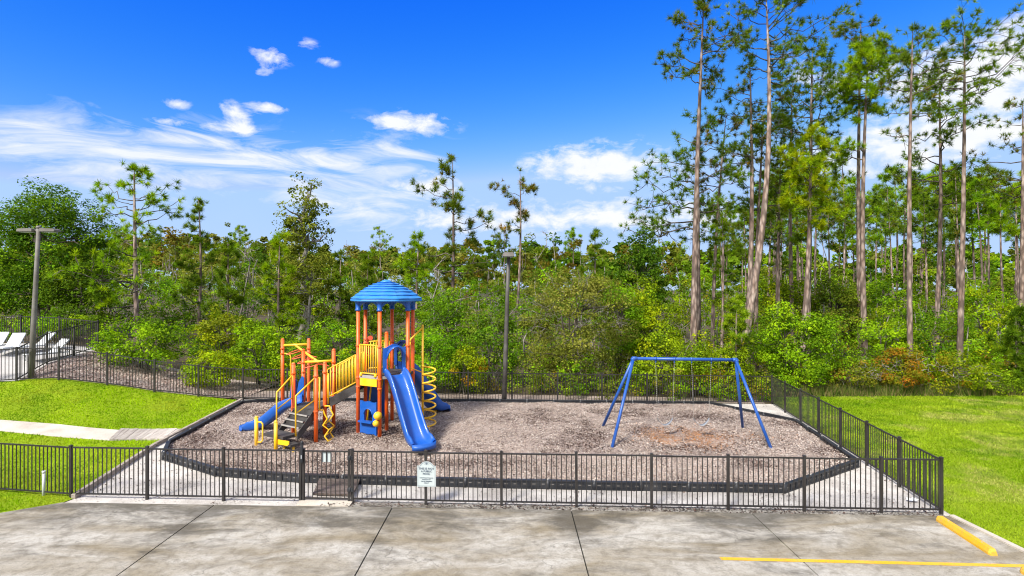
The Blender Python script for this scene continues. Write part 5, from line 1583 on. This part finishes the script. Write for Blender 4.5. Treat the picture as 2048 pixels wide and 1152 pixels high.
mass('undergrowth', 'dense leafy understorey at mid height in the woods', 'bushes', 330, 31.5, 42, lambda px, Y, g: 665 - (Y - 31.5) * 9 + g.uniform(-25, 25), (1.0, 1.9), 1.5, .135, 402, (-300, 2380), pal_under, stems=.25, cr=.4, low=-.9)
mass('undergrowth', 'low weeds and saplings just behind the rear fence', 'bushes', 90, 26.2, 27.6, lambda px, Y, g: g.uniform(735, 790), (.45, .85), 1.2, .10, 406, (380, 1560), lambda px, Y, g: ('mid', 'bright', 'olive', 'lime', 'deep', 'tan')[g.integers(6)], cr=.26, low=-.97)
mass('woods', 'mass of mixed woodland trees behind the shrubs', 'woods', 290, 41, 66, lambda px, Y, g: SIL(min(px, 1350) if px < 1400 else 1500) + g.uniform(45, 130) - (Y - 41) * .8 + (40 if px > 1400 else 0), (1.4, 2.4), .95, .18, 403, (-350, 2400), lambda px, Y, g: (('olive', 'mid', 'grey', 'deep', 'bright') if px < 1350 else ('lime', 'bright', 'mid', 'olive', 'yellow'))[g.integers(5)], stems=.5, cr=.6)
mass('far_woods', 'distant woods forming the skyline', 'woods', 300, 66, 150, lambda px, Y, g: SIL(px) + g.choice([-4, 6, 12, 18, 28, 40, 55]) + g.uniform(-4, 4), (1.8, 3.8), .36, .42, 404, (-500, 2550), lambda px, Y, g: (('olive', 'grey', 'mid', 'brown', 'deep') if px < 1350 else ('mid', 'bright', 'olive', 'lime', 'deep'))[g.integers(5)], stems=.3, cr=.85)
mass('far_woods', 'farthest line of trees on the horizon', 'woods', 200, 165, 330, lambda px, Y, g: SIL(px) + g.uniform(12, 30), (6, 11), .26, 2.2, 405, (-700, 2750), pl('olive', 'mid', 'grey', 'deep'), cr=2.0)

# ------------------------------------------------------------------ grass, chips, litter
def inside(poly, X, Y):
    r = np.zeros(len(X), bool); n = len(poly)
    for i in range(n):
        (x0, y0), (x1, y1) = poly[i - 1], poly[i]
        c = ((y0 > Y) != (y1 > Y)) & (X < (x1 - x0) * (Y - y0) / (y1 - y0 + 1e-12) + x0)
        r ^= c
    return r
def vnoise(X, Y, s, seed):
    g = np.random.default_rng(seed); T = g.uniform(size=(64, 64))
    x, y = X / s, Y / s; xi, yi = np.floor(x).astype(int), np.floor(y).astype(int)
    fx, fy = x - xi, y - yi; fx = fx * fx * (3 - 2 * fx); fy = fy * fy * (3 - 2 * fy)
    a = lambda i, j: T[(xi + i) % 64, (yi + j) % 64]
    return (a(0, 0) * (1 - fx) + a(1, 0) * fx) * (1 - fy) + (a(0, 1) * (1 - fx) + a(1, 1) * fx) * fy
def grass(name, label, poly, box, n, seed, hh, pal_a, pal_b, pal_s, off, near=12.0, keep=None):
    g = np.random.default_rng(seed)
    X = g.uniform(box[0], box[1], n); Y = g.uniform(box[2], box[3], n)
    k = inside(poly, X, Y) & (g.uniform(size=n) < np.clip((near / Y) ** 1.2, .25, 1))
    if keep is not None: k &= keep(X, Y)
    X, Y = X[k], Y[k]; n = len(X)
    sc = np.clip(Y / 14, .9, 2.0)
    h = hh * g.uniform(.5, 1.25, n) * (0.8 + .5 * vnoise(X, Y, .6, seed)) * sc ** .5
    d = unit(np.stack([g.normal(size=n) * .55, g.normal(size=n) * .55, np.ones(n)], 1))
    P = np.stack([X, Y, gz(X, Y) + off], 1)
    a = g.uniform(0, 6.28, n); s = np.stack([np.cos(a), np.sin(a), 0 * a], 1) * (.011 * sc)[:, None]
    f = Fol(); f.t.append(np.stack([P - s, P + s, P + d * h[:, None]], 1))
    v = (.25 * vnoise(X, Y * 3, 5.0, seed + 8) + .30 * vnoise(X, Y, 2.3, seed + 1) + .30 * vnoise(X, Y, .7, seed + 2) + .15 * g.uniform(size=n))[:, None]
    v = np.clip((v - .33) * 3.0, 0, 1)
    straw = np.clip((vnoise(X, Y, 1.7, seed + 3) * .6 + vnoise(X, Y, .5, seed + 4) * .4 - .52) * 3.2, 0, .75)[:, None]
    dkp = np.clip((vnoise(X + .3 * Y, Y, 1.1, seed + 5) * .55 + vnoise(X, Y, .33, seed + 6) * .45 - .56) * 4, 0, .6)[:, None]
    cl = pal_a * (1 - v) + pal_b * v
    cl = cl * (1 - straw) + pal_s * straw; cl = cl * (1 - dkp) + pal_a * C_(.45, .62, 1) * dkp
    f.tc.append(cl * g.uniform(.65, 1.3, (n, 1)))
    o = link(name, f.mesh(name, 'grass_blade')); tag(o, label, 'grass', kind='stuff')
left_poly = [(-26, 8), (-12.5, 13.55), (-11.38, 14.34)] + [(p[0] - .06, p[1]) for p in EDG] + [(p[0], p[1]) for p in BK[3:]] + [(-26, 20.5)]
sw_poly = sw
grass('grass', 'bright mown grass blades of the left lawn', left_poly, (-20, -8, 12.5, 24), 150000, 501, .05, C_(.20, .36, .002), C_(.33, .50, .002), C_(.36, .40, .03), .01, keep=lambda X, Y: ~inside(sw_poly, X, Y))
grass('grass', 'mown grass blades of the right lawn', [(10.55, 13.5), (10.62, 8)] + lawn_r_poly[4:], (10.4, 27, 9.5, 28.9), 330000, 502, .055, C_(.16, .275, .005), C_(.305, .405, .02), C_(.40, .38, .12), 0.0)
def weeds():
    g = np.random.default_rng(503); n = 5200
    X = g.uniform(12.8, 30, n); Y = 28.75 + g.gamma(2.0, .28, n) - .15
    P = np.stack([X, Y, gz(X, Y)], 1); d = unit(np.stack([g.normal(size=n) * .3, g.normal(size=n) * .3 - .1, np.ones(n)], 1))
    h = g.uniform(.2, .75, n) * (.4 + vnoise(X, Y, 1.1, 9)); s = np.stack([np.ones(n), np.zeros(n), np.zeros(n)], 1) * .018
    f = Fol(); f.t.append(np.stack([P - s, P + s, P + d * h[:, None]], 1)); f.tc.append(pick([(C_(.14, .19, .03), 3), (C_(.24, .20, .08), 2), (C_(.07, .12, .02), 2)], n, g))
    tag(link('tall_weeds', f.mesh('tall_weeds', 'grass_blade')), 'fringe of tall weeds between right lawn and bushes', 'weeds', kind='stuff')
weeds()
def chips(name, label, poly, box, n, seed, size, off, colf, keep=None):
    g = np.random.default_rng(seed)
    X = g.uniform(box[0], box[1], n); Y = g.uniform(box[2], box[3], n)
    k = inside(poly, X, Y)
    if keep is not None: k &= keep(X, Y, g)
    X, Y = X[k], Y[k]; n = len(X)
    P = np.stack([X, Y, gz(X, Y) + off + (mulch_h(X, Y) if poly is BORD else 0) + g.uniform(0, .03, n)], 1)
    N = unit(np.stack([g.normal(size=n) * .32, g.normal(size=n) * .32, np.ones(n)], 1))
    f = Fol(); f.leaves(P, N, size * g.uniform(.5, 1.6, n), colf(X, Y, g), g, .25)
    tag(link(name, f.mesh(name, 'chip')), label, 'wood chips', kind='stuff')
pale = [(C_(.47, .390, .335), 3), (C_(.40, .318, .262), 3), (C_(.26, .190, .15), 1.6), (C_(.54, .485, .435), 2.2), (C_(.09, .055, .045), .7)]
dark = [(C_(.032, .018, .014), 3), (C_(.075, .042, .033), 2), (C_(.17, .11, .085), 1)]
ora = [(C_(.40, .185, .075), 3), (C_(.29, .125, .05), 2), (C_(.42, .26, .15), 1.5)]
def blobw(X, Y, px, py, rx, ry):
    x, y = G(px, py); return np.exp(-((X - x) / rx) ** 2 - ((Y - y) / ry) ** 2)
def chipcol(X, Y, g):
    n = len(X)
    dk = np.clip((vnoise(X, Y, 1.3, 61) * .6 + vnoise(X, Y, .35, 62) * .4 - .47) * 2.2, 0.03, .75)
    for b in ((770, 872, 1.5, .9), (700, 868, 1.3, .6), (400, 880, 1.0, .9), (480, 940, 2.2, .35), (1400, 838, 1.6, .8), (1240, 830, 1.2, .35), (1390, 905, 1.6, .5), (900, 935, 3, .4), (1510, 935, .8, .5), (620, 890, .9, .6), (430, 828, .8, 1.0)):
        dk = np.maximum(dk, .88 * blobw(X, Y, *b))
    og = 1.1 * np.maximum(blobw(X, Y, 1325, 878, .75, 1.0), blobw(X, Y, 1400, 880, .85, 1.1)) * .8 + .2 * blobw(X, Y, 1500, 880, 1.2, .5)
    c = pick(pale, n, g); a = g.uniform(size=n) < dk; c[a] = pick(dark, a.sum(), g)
    o = g.uniform(size=n) < og; c[o] = pick(ora, o.sum(), g)
    return c * g.uniform(.86, 1.14, (n, 1))
bx0, bx1 = min(p[0] for p in BORD), max(p[0] for p in BORD); by0, by1 = min(p[1] for p in BORD), max(p[1] for p in BORD)
chips('wood_chips', 'loose wood chips covering the play area', BORD, (bx0, bx1, by0, by1), 200000, 601, .05, .105, chipcol)
bank_poly = [(-11.4, 24.0), (-13.0, 23.75), (-14.7, 23.55), (-16.5, 23.35), (-18.2, 23.0), (-19.4, 22.6), (-19.4, 27.0), (-11.4, 27.0)]
chips('wood_chips', 'brown bark chips on the bank behind the sloping fence', bank_poly, (-19.5, -11.4, 22.5, 27), 16000, 602, .075, .02, lambda X, Y, g: pick([(C_(.36, .26, .22), 3), (C_(.20, .12, .10), 1.6), (C_(.50, .42, .37), 3)], len(X), g))
path_poly = [(-11.2, 14.42), (10.3, 13.56), (12.2, 26.6), (-0.5, 25.2), (-11.3, 23.9)] + EDG[::-1]
chips('leaf_litter', 'dead leaves scattered over the sandy strip', path_poly, (-12, 12.3, 13.5, 26.8), 15000, 603, .05, .004, lambda X, Y, g: pick(dark, len(X), g), keep=lambda X, Y, g: ~inside(BORD, X, Y) & (g.uniform(size=len(X)) < .10 + .5 * (vnoise(X, Y, 1.0, 66) > .68) + .6 * (X > 6) * (Y < 15.2) * (vnoise(X, Y, .6, 67) > .4)))
chips('leaf_litter', 'leaf litter and debris drifted along the front fence foot', [(-4.9, 14.5), (-4.9, 14.12), (2, 13.80), (10.33, 13.46), (10.25, 13.85), (4, 14.2)], (-5, 10.4, 13.4, 14.6), 5200, 604, .05, .022, lambda X, Y, g: pick(dark, len(X), g), keep=lambda X, Y, g: g.uniform(size=len(X)) < .2 + vnoise(X, Y, .8, 68))
